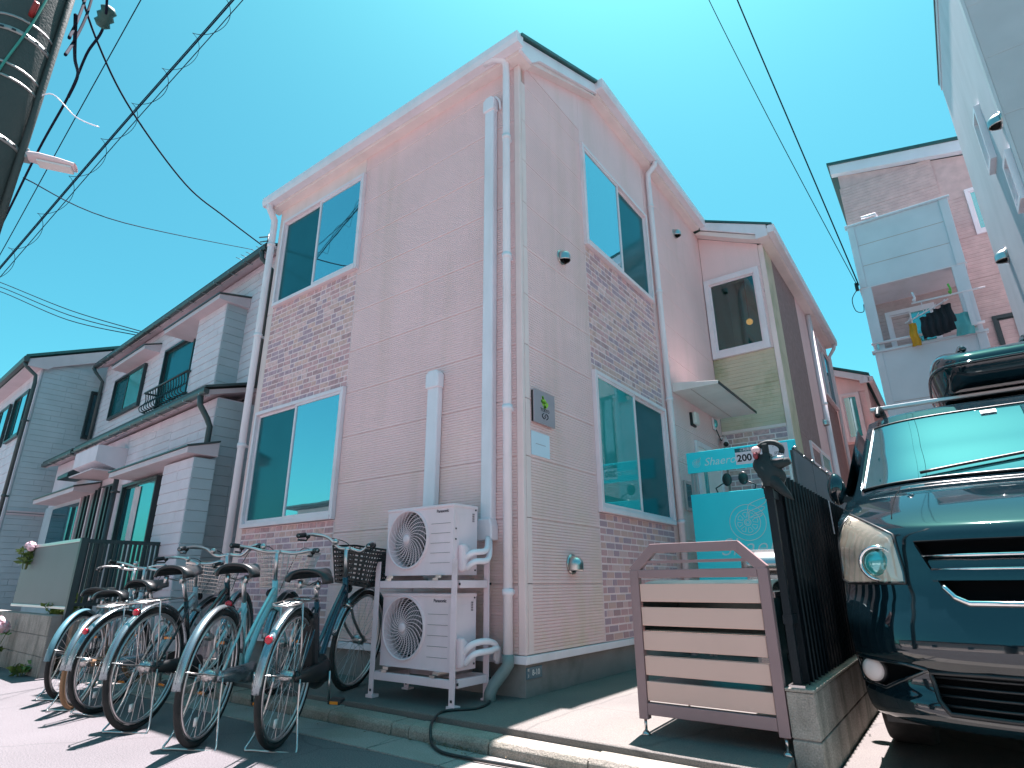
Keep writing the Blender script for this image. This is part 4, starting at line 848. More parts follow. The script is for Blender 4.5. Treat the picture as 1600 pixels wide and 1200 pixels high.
# ------------------------------------------------------------------ bicycles
SADDLE = mat('saddle_vinyl', (.018, .02, .022), .35, var=.2); REDL = mat('red_reflector', (.55, .01, .03), .2, var=.1, coat=.5); ORANGE = mat('orange_reflector', (.8, .25, .03), .25)
TAN = mat('tan_rubber', (.30, .17, .09), .8, var=.15); CABL = mat('bike_cable', (.03, .03, .035), .5); FEND = mat('steel_fender', (.30, .35, .38), .26, .85, var=.08, dirt=(.3, .25, .2), dirt_amt=.2, dscale=5)
SPOKE = mat('spoke_steel', (.62, .58, .58), .3, .85, var=.05)
def bike(loc, heading, label, frame_col, r=.345, k=1.05, pitch=.0, basket=None, grip=BLACK, bar='city', steer=0.0, lean=.06, rack_=True, battery=False, tail='red', fender=FEND, saddle_z=.86, stand=True, tyre=RUBBER, chaincase=BLACK, saddle_sz=1.0, child_seat=False, tail_a=2.45):
    t = empty('bicycle', loc, 0, label, 'bicycle', 'bicycles parked along the house')
    t.rotation_mode = 'QUATERNION'
    t.rotation_quaternion = (Matrix.Rotation(heading, 3, 'Z') @ Matrix.Rotation(-pitch, 3, 'Y') @ Matrix.Rotation(lean, 3, 'X')).to_quaternion(); t.scale = (k, k, k)
    FC = mat('bike_paint_%02x%02x%02x' % tuple(int(255*c) for c in frame_col), frame_col, .25, .2, var=.06, coat=.6)
    wb = 1.10
    def wheel(cx, M=None, rear=True):
        q = MB(); q.smooth = True; R_ = r-.018
        q.tube([(cx+R_*cos(2*pi*i/48), 0, r+R_*sin(2*pi*i/48)) for i in range(48)], .0165, 8, closed=True, M=M); w_ = q.build('wheel', tyre, t)
        q = MB(); q.smooth = True
        for s_ in (-.010, .010): q.tube([(cx+(r-.043)*cos(2*pi*i/48), s_, r+(r-.043)*sin(2*pi*i/48)) for i in range(48)], .0072, 6, closed=True, M=M)
        q.build('rim', ALU, w_)
        q = MB()
        for i in range(32):
            a = 2*pi*i/32; b = a+(.55 if (i//2) % 2 else -.55); s_ = .028 if i % 2 else -.028
            q.tube([(cx+.03*cos(b), s_, r+.03*sin(b)), (cx+(r-.045)*cos(a), 0, r+(r-.045)*sin(a))], .0013, 3, caps=False, M=M)
        q.build('spokes', SPOKE, w_)['kind'] = 'stuff'
        q = MB(); q.smooth = True; q.tube([(cx,-.06,r), (cx,-.035,r), (cx,-.034,r), (cx,.034,r), (cx,.035,r), (cx,.06,r)], [.01,.01,.032,.032,.01,.01], 12, M=M)
        q.build('hub', STEEL, w_)
        q = MB(); q.smooth = True; q.box(cx+.2-.012, cx+.2+.012, -.006, .006, r+.08, r+.13, M) if not rear else q.box(cx-.09, cx-.065, -.006, .006, r-.23, r-.19, M); q.build('wheel_reflector', LAMPG, w_)
        return w_
    def fender_part(cx, a0, a1, M=None, fm=fender):
        q = MB(); q.smooth = True; Rf = r+.022
        def fn(u, v):
            a = a0+(a1-a0)*u; s_ = (v-.5)*2; rr_ = Rf-.012*s_*s_
            return (cx+rr_*cos(a), .023*s_, r+rr_*sin(a))
        q.grid(fn, 26, 6, M); o = q.build('mudguard', fm, t, recalc=False); s_ = o.modifiers.new('s', 'SOLIDIFY'); s_.thickness = .002; return o
    # steering transform for everything that turns with the fork
    hb_, ht = Vector((.835, 0, .62)), Vector((.785, 0, .80)); ax = (ht-hb_).normalized()
    MS = Matrix.Translation(hb_) @ Matrix.Rotation(steer, 4, ax) @ Matrix.Translation(-hb_)
    wheel(0); wheel(wb, MS, False)
    rf = fender_part(0, .15, pi*1.0); fender_part(wb, .1, pi*.93, MS)
    # frame
    q = MB(); q.smooth = True
    bb = (.44, 0, .28); st_top = (.30, 0, .70)
    q.tube([bb, st_top], .0155, 10); q.tube([tuple(hb_), tuple(ht)], .020, 12)
    q.tube(smoothpath([(.815,0,.70), (.62,0,.52), (.50,0,.36), bb], 5), .019, 10); q.tube(smoothpath([(.80,0,.755), (.60,0,.60), (.46,0,.47), (.395,0,.42)], 5), .014, 10)
    for s_ in (-1, 1):
        q.tube([(.43,.03*s_,.28), (.25,.045*s_,.31), (0,.058*s_,r)], .010, 8); q.tube([(.31,.018*s_,.66), (.18,.045*s_,.52), (0,.058*s_,r)], .008, 8)
    q.tube([(.44,-.035,.28), (.44,.035,.28)], .024, 12); q.build('frame', FC, t)
    q = MB(); q.smooth = True
    for s_ in (-1, 1): q.tube(smoothpath([(.85,.045*s_,.60), (.90,.048*s_,.52), (1.0,.05*s_,.42), (wb,.05*s_,r)], 5), .010, 8, M=MS)
    q.tube([(.85,-.045,.60), (.83,0,.625), (.85,.045,.60)], .014, 8, M=MS); q.build('fork', FC if not battery else STEEL, t)
    # chain side
    q = MB(); q.smooth = True
    cp = [(.44+.062*cos(a), .055, .28+.062*sin(a)) for a in [pi/2-i*pi/8 for i in range(9)]]+[(.0+.028*cos(a), .055, r+.028*sin(a)) for a in [-pi/2-i*pi/6 for i in range(7)]]
    n = len(cp); q.add([(x, -.050, z) for x, y, z in cp]+[(x, -.066, z) for x, y, z in cp], [tuple(range(n)), tuple(reversed(range(n, 2*n)))]+[(i, i+n, (i+1) % n+n, (i+1) % n) for i in range(n)])
    q.smooth = False; q.build('chain_case', chaincase, t)
    tb('crank', STEEL, t, [(.44,-.08,.28), (.46,-.085,.11)], .009, 8); tb('crank', STEEL, t, [(.44,.08,.28), (.42,.085,.45)], .009, 8)
    for p in ((.46,-.135,.11), (.42,.135,.45)):
        q = MB(); q.box(p[0]-.045, p[0]+.045, p[1]-.04, p[1]+.04, p[2]-.012, p[2]+.012); pd = q.build('pedal', BLACK, t, bevel=.006); MB().box(p[0]-.047, p[0]-.0455, p[1]-.025, p[1]+.025, p[2]-.008, p[2]+.008).build('pedal_reflector', ORANGE, pd)
    # saddle
    sz = saddle_z; q = MB(); q.smooth = True; q.tube([st_top, (.30-(sz-.70)*.33, 0, sz-.06)], .0135, 10); q.build('seat_post', ALU, t)
    sx = .30-(sz-.70)*.33; q = MB(); q.smooth = True
    def sad(u, v):
        x = -.15+.29*u; wdt = (.098*(1-max(0, u-.15)/.85)**1.1+.022)*(1 if u > .12 else .72+.28*u/.12)*saddle_sz; a = pi*v; top = .032+.022*(1-u)**2+.008*u; return (sx+x, wdt*cos(a), sz-.03+(top*sin(a)**.6 if 0 < v < 1 else 0)-.02*max(0, .5-u)*(abs(cos(a))**3))
    q.grid(sad, 14, 14); o = q.build('saddle', SADDLE, t, recalc=False); s_ = o.modifiers.new('s', 'SOLIDIFY'); s_.thickness = .018; s_.offset = -1
    q = MB(); q.smooth = True
    for s_ in (-1, 1): q.tube([(sx+.10,.02*s_,sz-.045), (sx-.02,.03*s_,sz-.065), (sx-.11,.05*s_,sz-.045)], .004, 6); q.lathe([(.014,-.025), (.014,.02)], 8, Matrix.Translation((sx-.10,.055*s_,sz-.05)))
    q.build('saddle_spring', STEEL, o)
    # handlebar
    q = MB(); q.smooth = True; stem_top = Vector((.735, 0, .985)); q.tube([tuple(ht), tuple(stem_top)], .0125, 10, M=MS); q.tube([tuple(stem_top), (.775, 0, .995)], .015, 10, M=MS); q.build('stem', ALU, t)
    if bar == 'city': half = [(.775,0,.995), (.80,.08,1.0), (.80,.17,1.025), (.74,.25,1.03), (.64,.275,1.02), (.57,.28,1.012)]
    elif bar == 'flat': half = [(.775,0,.995), (.785,.10,.99), (.76,.20,1.01), (.70,.275,1.02), (.665,.30,1.02)]
    else: half = [(.775,0,.995), (.785,.09,.985), (.75,.17,1.045), (.68,.24,1.06), (.60,.27,1.05), (.55,.275,1.045)]
    L_ = [(x, y, z) for x, y, z in half]; Rr = [(x, -y, z) for x, y, z in half]
    q = MB(); q.smooth = True; pl = smoothpath(L_, 5); pr = smoothpath(Rr, 5); q.tube(list(reversed(pr))+pl[1:], .0112, 8, M=MS); hbar = q.build('handlebar', ALU, t)
    for pp in (pl, pr):
        q = MB(); q.smooth = True; q.tube(pp[-7:], .0165, 10, M=MS); q.build('grip', grip, hbar)
        e = Vector(pp[-8]); q = MB(); q.smooth = True; q.tube([tuple(e+Vector((.03,0,-.005))), tuple(e+Vector((.0,.0,-.04))), tuple(e+Vector((-.09,.0,-.035)))], .006, 6, M=MS); q.ball(tuple(e+Vector((.01,0,-.01))), .018, n=8, h=6, M=MS); q.build('brake_lever', CHROME if grip is not BLACK else BLACK, hbar)
        q = MB(); q.smooth = True; sgn = 1 if pp is pl else -1; q.tube(smoothpath([tuple(e+Vector((.03,0,-.005))), (.90,.12*sgn,1.02), (.92,.05*sgn,.90), (.84,.02*sgn,.72)], 6), .003, 5, M=MS); q.build('brake_cable', CABL, hbar)
    q = MB(); q.smooth = True; q.ball((.76,.11,1.025), .022, n=10, h=6, M=MS); q.build('bell', STEEL, hbar)
    # head lamp low on the fork
    q = MB(); q.smooth = True; q.tube([(.90,.07,.70), (.96,.07,.70)], [.025,.034], 12, M=MS); q.build('head_lamp', BLACK, t)
    if rack_:
        q = MB(); q.smooth = True; z = .735
        q.tube([(.24,.03,z-.01), (.12,.055,z), (-.17,.06,z), (-.21,.03,z), (-.21,-.03,z), (-.17,-.06,z), (.12,-.055,z), (.24,-.03,z-.01)], .0055, 6)
        for y in (-.02, .02): q.tube([(.20,y,z-.004), (-.21,y,z)], .004, 5)
        for x in (-.05, .08): q.tube([(x,-.058,z), (x,.058,z)], .0045, 5)
        for s_ in (-1, 1): q.tube([(-.06,.06*s_,z), (-.02,.066*s_,.5), (0,.066*s_,r+.01)], .0055, 6)
        q.build('carrier', STEEL, t)
    # tail light / reflector on the rear mudguard
    a = tail_a; p = Vector(((r+.03)*cos(a), 0, r+(r+.03)*sin(a)))
    if tail:
        q = MB(); q.smooth = True; Mt = Matrix.Translation(p) @ Matrix.Rotation(-pi/2, 4, 'Y'); q.lathe([(.017, -.012), (.020, .0), (.019, .012), (.010, .015)], 16, Mt); q.build('tail_light', REDL, rf)
        q = MB(); q.smooth = True; q.lathe([(.023, -.008), (.023, .002)], 16, Mt); q.build('tail_light_rim', FEND if tail == 'rim' else BLACK, rf)
    if stand:
        q = MB(); q.smooth = True
        q.tube(smoothpath([(0,.072,r-.01), (-.02,.09,.18), (-.06,.12,.06), (-.10,.135,.012), (-.10,.09,.010), (-.10,-.09,.010), (-.10,-.135,.012), (-.06,-.12,.06), (-.02,-.09,.18), (0,-.072,r-.01)], 4), .006, 7); q.build('kickstand', STEEL, t)
    # spiral stays of the mudguard
    q = MB(); q.smooth = True
    for s_ in (-1, 1): a = 2.9; q.tube([(0,.06*s_,r), ((r+.01)*cos(a),.028*s_, r+(r+.01)*sin(a))], .0028, 5); a = .9; q.tube([(0,.06*s_,r), ((r+.01)*cos(a),.028*s_, r+(r+.01)*sin(a))], .0028, 5)
    q.build('mudguard_stay', STEEL, rf)
    q = MB(); q.smooth = True; q.tube([(.13+.075*cos(a), .03, .52+.075*sin(a)) for a in [i*2*pi/20 for i in range(16)]], .007, 6); q.build('ring_lock', ALU, t)
    if battery:
        q = MB(); q.box(.275, .355, -.045, .045, .34, .66, Matrix.Translation((.32,0,.5)) @ Matrix.Rotation(-.3, 4, 'Y') @ Matrix.Translation((-.38,0,-.5))); q.build('battery', BLACK, t, bevel=.015)
        q = MB(); q.smooth = True; q.ball((.46,0,.27), .12, .06, .10, 16, 10); q.build('motor', BLACK, t)
    if basket:
        q = MB(); x0, x1, z0, z1 = .86, 1.10, .74, .985
        def bp(u, v): # u around, v up : corner points
            e = .02+.05*v; return e
        lo = [(x0+.01,-.13,z0), (x1-.02,-.13,z0), (x1-.02,.13,z0), (x0+.01,.13,z0)]; hi = [(x0-.01,-.185,z1), (x1+.04,-.185,z1), (x1+.04,.185,z1), (x0-.01,.185,z1)]
        bs = MB()
        for i in range(4):
            j = (i+1) % 4
            A, B, C_, D_ = Vector(lo[i]), Vector(lo[j]), Vector(hi[j]), Vector(hi[i])
            for m_i in range(8):   # horizontal ribs
                v0 = m_i/8; a_ = A.lerp(D_, v0+.03); b_ = B.lerp(C_, v0+.03); bs.bar(a_, b_, .004, .018 if basket == 'plastic' else .004)
            for m_i in range(9):
                u0 = m_i/8; bs.bar(A.lerp(B, u0), D_.lerp(C_, u0), .005, .009 if basket == 'plastic' else .003, up=(1,0,0) if i % 2 == 0 else (0,1,0))
            bs.bar(D_, C_, .014, .014)
        bs.add(lo, [(0,1,2,3)])
        bs.v = [tuple(MS @ Vector(p)) for p in bs.v]; bs.build('basket', BLACK if basket == 'plastic' else STEEL, t)
    return t
P5 = radians(5.2)
BLU = (.30, .62, .66); DKB = (.015, .045, .07); WHT = (.60, .55, .58); GRY = (.20, .27, .30); BLK = (.012, .014, .017); SIL = (.35, .42, .45)
bike((-.77,-1.32,.0), radians(123), 'dark blue electric bicycle with black front basket, nearest the air conditioners', DKB, pitch=P5, basket='plastic', battery=True, tail='rim', bar='up', steer=-.25, saddle_sz=1.1, chaincase=BLACK)
bike((-1.17,-1.57,.0), radians(128), 'light blue bicycle second from the air conditioners, with a silver wire basket', BLU, pitch=P5*.7, basket='wire', bar='flat', rack_=False, tail='red', saddle_z=.90, tail_a=1.35, chaincase=FEND)
bike((-1.89,-1.60,.0), radians(122), 'dark bicycle with rear carrier, third from the air conditioners', BLK, pitch=P5*.7, steer=.2, lean=.03, bar='up', tail='red', saddle_z=.90, tail_a=2.05)
bike((-2.66,-1.53,.0), radians(118), 'silver grey bicycle with steel mudguards, fourth from the air conditioners', SIL, pitch=P5*.7, bar='city', tail='red', basket='wire', k=1.0, chaincase=FEND, lean=.09)
bike((-2.98,-1.58,.0), radians(138), 'bicycle with tan-walled small wheels and low saddle, second from the left', WHT, steer=-.2, chaincase=TAN, r=.32, k=.98, pitch=P5*.5, bar='flat', rack_=False, tyre=TAN, tail=None, saddle_z=.80)
bike((-3.55,-1.48,.0), radians(134), 'leftmost bicycle of the row, with blue grey mudguards', GRY, fender=mat('blue_grey_fender', (.10, .22, .27), .3, .2, var=.1), steer=.3, r=.335, k=.98, pitch=P5*.5, bar='city', tail=None, saddle_z=.82, rack_=False)
# ------------------------------------------------------------------ van
PAINT = mat('black_car_paint', (.004, .012, .017), .05, 0.0, var=.05, spec=.6)
CARG = glassy('car_glass', (.004, .03, .035), .30, (.66, .90, 1.0), rough=.01)
PAINT.node_tree.nodes['Principled BSDF'].inputs['IOR'].default_value = 1.72
CAV = mat('cavity_black', (.004,.005,.006), .95, var=.1, spec=.05)
LENS = clear('headlamp_lens', (.95, .93, .88), .16); HLREF = mat('headlamp_reflector', (.97, .90, .82), .25, .0, var=.06, vscale=9, bump=.25, bscale=30)
VX, VY, VZ = 2.92, -.35, .035
van = empty('van', (VX, VY, VZ), 0, 'black people carrier parked nose-out at the right, roof box on top', 'van')
PR = [ # y, z, half width, corner setback, edge drop
 (.16,.225,.82,.30,0), (.05,.235,.86,.31,0), (-.005,.27,.885,.32,0), (-.01,.33,.90,.33,0), (.025,.385,.905,.33,0), (.03,.45,.91,.33,0), (.005,.505,.92,.33,0), (-.002,.56,.925,.34,0), (.018,.64,.93,.34,0),
 (.046,.72,.93,.35,0), (.072,.80,.93,.37,0), (.09,.90,.93,.39,0), (.105,.99,.93,.40,0), (.12,1.045,.93,.42,.0), (.165,1.085,.93,.43,-.04), (.32,1.17,.925,.40,-.01), (.60,1.28,.905,.33,.03), (.86,1.355,.885,.26,.03),
 (1.22,1.62,.835,.22,.02), (1.58,1.90,.785,.18,.02), (1.76,1.985,.765,.13,.03), (2.3,2.03,.75,.03,.05), (4.5,2.0,.75,0,.05), (4.95,1.92,.76,-.05,.05), (5.05,1.35,.90,-.05,0), (5.06,.3,.88,-.05,0)]
def prof(t):
    t = max(0, min(len(PR)-1.0001, t)); i = int(t); f = t-i
    p0, p1, p2, p3 = PR[max(0,i-1)], PR[i], PR[i+1], PR[min(len(PR)-1,i+2)]
    return [.5*((2*b)+(c-a)*f+(2*a-5*b+4*c-d)*f*f+(-a+3*b-3*c+d)*f**3)*1.0 for a, b, c, d in zip(p0, p1, p2, p3)]
def surf(u, t):
    y, z, w_, c, d = prof(t); au = abs(u); return Vector((w_*u, y+c*(.30*au**2+.70*au**6), z-d*au**4))
def front_at(x, z, tmax=15.5):
    lo, hi = 2.0, tmax
    for _ in range(40):
        m_ = (lo+hi)/2; w_ = prof(m_)[2]; u = max(-1, min(1, x/w_))
        if surf(u, m_).z < z: lo = m_
        else: hi = m_
    w_ = prof(lo)[2]; return surf(max(-1, min(1, x/w_)), lo)
def inpoly(x, z, P):
    c = False; n = len(P)
    for i in range(n):
        x1, z1 = P[i]; x2, z2 = P[(i+1) % n]
        if (z1 > z) != (z2 > z) and x < (x2-x1)*(z-z1)/(z2-z1)+x1: c = not c
    return c
def mirrored(P): return [(-x, z) for x, z in reversed(P)]
GR = [(-.575,.995), (-.54,.90), (-.50,.80), (-.465,.755), (-.42,.735), (.42,.735), (.465,.755), (.50,.80), (.54,.90), (.575,.995)]
IN = [(-.615,.455), (-.60,.35), (-.57,.305), (.57,.305), (.60,.35), (.615,.455)]
HL = [(-.655,1.035), (-.862,1.175), (-.935,1.05), (-.935,.835), (-.90,.815), (-.64,.815), (-.638,.86)]
FG = [(-.93,.485), (-.70,.475), (-.62,.46), (-.74,.40), (-.80,.365), (-.90,.375)]
holes = [GR, IN, FG, mirrored(FG)]
NU, NV = 150, 240
def tv(v): return v/.75*15.5 if v <= .75 else 15.5+(v-.75)/.25*(len(PR)-1-15.5)
def skip(u, v):
    t = tv(v)
    if t > 15: return False
    p = surf(2*u-1, t); return any(inpoly(p.x, p.z, h) for h in holes)
q = MB(); q.smooth = True; q.grid(lambda u, v: surf(2*u-1, tv(v)), NU, NV, skip=skip)
# sides
for s_ in (-1, 1):
    fr = [surf(s_, i*.25) for i in range(0, 57)]
    q.add([p for p in fr]+[Vector((s_*.93, .62, p.z)) for p in fr], [(i, i+1, i+1+57, i+57) for i in range(56)])
    rows_ = [surf(s_, 14+i*.25) for i in range(int((len(PR)-1-14)*4))]; n = len(rows_)
    q.add(rows_+[Vector((s_*.93, max(.62, p.y), min(p.z-.01, 1.30))) for p in rows_]+[Vector((s_*.93, max(.62, p.y), .60)) for p in rows_]+[Vector((s_*.90, max(.62, p.y), .28)) for p in rows_],
          [(i+n*k, i+1+n*k, i+1+n*(k+1), i+n*(k+1)) for k in range(3) for i in range(n-1)])
body = q.build('body', PAINT, van)
q = MB(); q.box(-.84, .84, .35, 5.0, .20, .32); q.build('underbody', BLACK, van)
def poly_patch(P, off, nm, m_, parent, depth=None, smooth=True, n=26, dome=0.0):
    """patch that follows the front of the van inside outline P (front view), off = metres in front of the skin"""
    q = MB(); q.smooth = smooth; cx = sum(p[0] for p in P)/len(P); cz = sum(p[1] for p in P)/len(P); L = []
    for i in range(len(P)):
        a, b = P[i], P[(i+1) % len(P)]
        for k in range(8): L.append((a[0]+(b[0]-a[0])*k/8, a[1]+(b[1]-a[1])*k/8))
    rings = 8; vs = []; fs = []; N = len(L)
    for r in range(rings+1):
        k = 1-r/rings*.999
        for x, z in L:
            X_, Z_ = cx+(x-cx)*k, cz+(z-cz)*k; p = front_at(X_, Z_); vs.append(p+Vector((0, -off-dome*(1-k*k), 0)))
    for r in range(rings):
        for i in range(N): fs.append((r*N+i, r*N+(i+1) % N, (r+1)*N+(i+1) % N, (r+1)*N+i))
    q.add(vs, fs); return q.build(nm, m_, parent)
def trim(P, r, nm, m_, parent, off=.003, closed=True):
    L = []
    for i in range(len(P) if closed else len(P)-1):
        a, b = P[i], P[(i+1) % len(P)]
        for k in range(6): L.append((a[0]+(b[0]-a[0])*k/6, a[1]+(b[1]-a[1])*k/6))
    if not closed: L.append(P[-1])
    return tb(nm, m_, parent, [front_at(x, z)+Vector((0,-off,0)) for x, z in L], r, 8, closed=closed)
# grille: dark cavity, wide body-coloured bar with chrome edges, chrome lower lip
def grow(P, kx, kz):
    cx = sum(p[0] for p in P)/len(P); cz = (max(p[1] for p in P)+min(p[1] for p in P))/2; return [(cx+(x-cx)*kx, cz+(z-cz)*kz) for x, z in P]
grl = poly_patch([(x*1.05, min(1.012, .865+(z-.865)*1.3)) for x, z in GR], -.06, 'grille', CAV, van); trim(GR, .0045, 'grille_rim', CAV, grl)
def hbar(z0, z1, x, off, nm, m_, parent, th=.02):
    q = MB(); q.smooth = False; N = 24
    def fn(u, v):
        xx = -x+2*x*u; p = front_at(xx, .9); zz = z0+(z1-z0)*v; return Vector((xx, front_at(xx, max(.74, min(1.0, zz))).y-off-.008*sin(pi*v)-.022*(1-v), zz))
    q.grid(fn, N, 6); o = q.build(nm, m_, parent, recalc=False); s2 = o.modifiers.new('s', 'SOLIDIFY'); s2.thickness = th; return o
hbar(.825, .922, .535, -.012, 'grille_bar', PAINT, grl)
trim([(-.553,.930), (.553,.930)], .0075, 'chrome_strip', CHROME, grl, .002, closed=False); trim([(-.53,.872), (.53,.872)], .005, 'chrome_strip', CHROME, grl, .006, closed=False)
trim([(-.50,.80), (-.465,.755), (-.42,.732), (.42,.732), (.465,.755), (.50,.80)], .012, 'chrome_lip', CHROME, grl, .004, closed=False)
inn = poly_patch(grow(IN, 1.08, 1.5), -.05, 'lower_intake', CAV, van); trim(IN, .010, 'intake_rim', BLACK, inn)
for k in range(4):
    z = .333+k*.034; trim([(-.60,z), (.60,z)], .006, 'intake_slat', BLACK, inn, -.012, closed=False)
for sg in (-1, 1):
    flip = (lambda P: P) if sg < 0 else mirrored
    hl = poly_patch(flip(HL), .004, 'headlight', HLREF, van, dome=-.0); poly_patch(flip(HL), .014, 'headlight_lens', LENS, hl, dome=.012); trim(flip(HL), .007, 'headlight_rim', BLACK, hl, .004)
    for (cx, cz, R_, m1) in ((sg*-.735+(0), .905, .084, CHROME), ):
        cx = sg*.74; p = front_at(cx, cz); Mh = frameM(p+Vector((0,-.012,0)), (1, .18*sg, 0), (0,0,1)); qq = MB(); qq.smooth = True
        qq.lathe([(R_, -.03), (R_, .006), (R_*.86, .010), (R_*.80, -.004)], 28, Mh, caps=False); lr = qq.build('lamp_ring', CHROME, hl)
        qq = MB(); qq.smooth = True; qq.lathe([(R_*.78, -.008), (R_*.6, .010), (R_*.3, .018), (.001, .02)], 24, Mh); qq.build('projector', G_TEAL, hl)
    fg = poly_patch(grow(flip(FG), 1.05, 1.4), -.05, 'fog_recess', CAV, van); trim(flip(FG), .008, 'fog_rim', PAINT, fg)
    p = front_at(sg*.845, .43); Mh = frameM(p+Vector((0,-.002,0)), (1, .45*sg, 0), (0,0,1)); qq = MB(); qq.smooth = True; qq.lathe([(.062,-.05), (.062,.0), (.052,.006)], 24, Mh); qq.build('fog_bezel', BLACK, fg)
    qq = MB(); qq.smooth = True; qq.lathe([(.050,.0), (.050,.010), (.03,.018), (.001,.021)], 24, Mh); fl_ = qq.build('fog_lamp', LAMPG, fg)
    # wheels
    Mw = Matrix.Translation((sg*.80, .98, .325)) @ Matrix.Rotation(pi/2, 4, 'Y'); qq = MB(); qq.smooth = True; qq.lathe([(.20,-.10), (.31,-.105), (.325,-.08), (.325,.08), (.31,.105), (.20,.10)], 32, Mw); wl = qq.build('wheel', RUBBER, van)
    qq = MB(); qq.lathe([(.20,-.09), (.20,.09)], 24, Mw); qq.build('rim', ALU, wl)
    Mw = Matrix.Translation((sg*.80, 3.95, .325)) @ Matrix.Rotation(pi/2, 4, 'Y'); qq = MB(); qq.smooth = True; qq.lathe([(.20,-.10), (.31,-.105), (.325,-.08), (.325,.08), (.31,.105), (.20,.10)], 32, Mw); wl = qq.build('wheel', RUBBER, van)
    qq = MB(); qq.lathe([(.20,-.09), (.20,.09)], 24, Mw); qq.build('rim', ALU, wl)
    # mirrors, side glass
    qq = MB(); qq.smooth = True; qq.ball((sg*.985, 1.20, 1.40), .055, .05, .105, 18, 12); mr_ = qq.build('door_mirror', PAINT, van); qq = MB(); qq.bar((sg*.90, 1.20, 1.32), (sg*.98, 1.20, 1.34), .04, .04); qq.build('mirror_arm', BLACK, mr_)
    qq = MB(); qq.grid(lambda u, v: (sg*(.935-.10*v), 1.15+.45*v+(3.2-.4*v)*u, 1.36+.50*v), 6, 4); qq.build('side_glass', CARG, van)
    # roof rail
    tb('roof_rail', BLACK, van, smoothpath([(sg*.70,1.72,1.97), (sg*.69,1.85,2.055), (sg*.685,2.4,2.085), (sg*.685,4.4,2.06), (sg*.69,4.8,1.98)], 6), .018, 8)
# windscreen follows the skin
def glass(u, v):
    p = surf((2*u-1)*.935, 17.12+1.76*v); e = Vector((0, -.006, .006)); return p+e
q = MB(); q.smooth = True; q.grid(glass, 40, 24); ws = q.build('windscreen', CARG, van, recalc=False)
def seam(pts, r=.004, m_=BLACK, nm='seam'): return tb(nm, m_, van, pts, r, 6)
tb('windscreen_seal', BLACK, ws, [glass(0, i/20) for i in range(21)]+[glass(i/30, 1) for i in range(31)]+[glass(1, 1-i/20) for i in range(21)]+[glass(1-i/30, 0) for i in range(31)], .008, 6, closed=True)
seam([surf(-.70, 14.3+i*.135) for i in range(21)], .0024, CAV, nm='bonnet_seam'); seam([surf(.70, 14.3+i*.135) for i in range(21)], .0024, CAV, nm='bonnet_seam')
for a, b in (((-.58, 17.25), (.12, 17.55)), ((.0, 17.2), (.68, 17.45))):
    tb('wiper', BLACK, van, [surf(a[0]+(b[0]-a[0])*i/10, a[1]+(b[1]-a[1])*i/10)+Vector((0,-.02,.018)) for i in range(11)], .009, 6)
STK = mat('white_sticker', (.75, .75, .72), .6); p0 = glass(.44, .90); MB().box(-.04, .04, -.002, .002, -.02, .02, Matrix.Translation(p0+Vector((0,-.006,.006))) @ Matrix.Rotation(radians(-52), 4, 'X')).build('inspection_sticker', STK, ws)
q = MB(); q.smooth = True; q.ball(tuple(glass(.5, .86)+Vector((0,.12,-.03))), .11, .02, .035, 12, 8); q.build('rear_view_mirror', BLACK, van)
# roof box on two cross bars
rb = empty('roof_box', (VX, VY, VZ), 0, 'glossy black cargo box strapped on the van roof', 'roof box')
for y in (2.05, 3.0):
    q = MB(); q.box(-.76, .70, y-.02, y+.02, 2.085, 2.115); q.build('cross_bar', ALU if y < 2.5 else BLACK, rb, bevel=.006)
    for x in (-.70, .66): MB().box(x-.03, x+.03, y-.03, y+.03, 2.035, 2.095).build('bar_foot', BLACK, rb, bevel=.006)
BXC = .08
def boxf(u, v):   # u around the plan outline, v up the section
    a = 2*pi*u; ce, se = cos(a), sin(a)
    hx = .42; hy = .88; pw = .55
    x = hx*math.copysign(abs(ce)**.40, ce); y = hy*math.copysign(abs(se)**.45, se)
    if v < .45: k = .86+.14*(v/.45)**.5; z = .185*(v/.45)
    else:
        f = (v-.45)/.55; k = cos(f*pi/2)**.42 if f < .999 else .0; z = .20+.225*sin(f*pi/2)**.9
    nose = max(0, -y/hy); z *= 1-.30*nose**3
    return (BXC+x*k*(1-.12*nose**2), 2.62+y*k, 2.12+z)
q = MB(); q.smooth = True; q.grid(boxf, 72, 30); q.add([boxf(i/72, 0) for i in range(72)], [tuple(range(72))]); q.build('shell', PAINT, rb)
q = MB(); q.smooth = True; q.tube([Vector(boxf(i/72, .45))*1.0 for i in range(72)], .014, 6, closed=True); q.build('lid_seam', ALU if False else PAINT, rb)
for s_ in (-.2, .2): tb('lid_ridge', PAINT, rb, [(BXC+s_*(1-.1*max(0, -f)), 2.62+.80*f, 2.12+.405-.16*max(0, -f)**3-.03*max(0,f)**3) for f in [i/10-1 for i in range(1, 20)]], .02, 8)

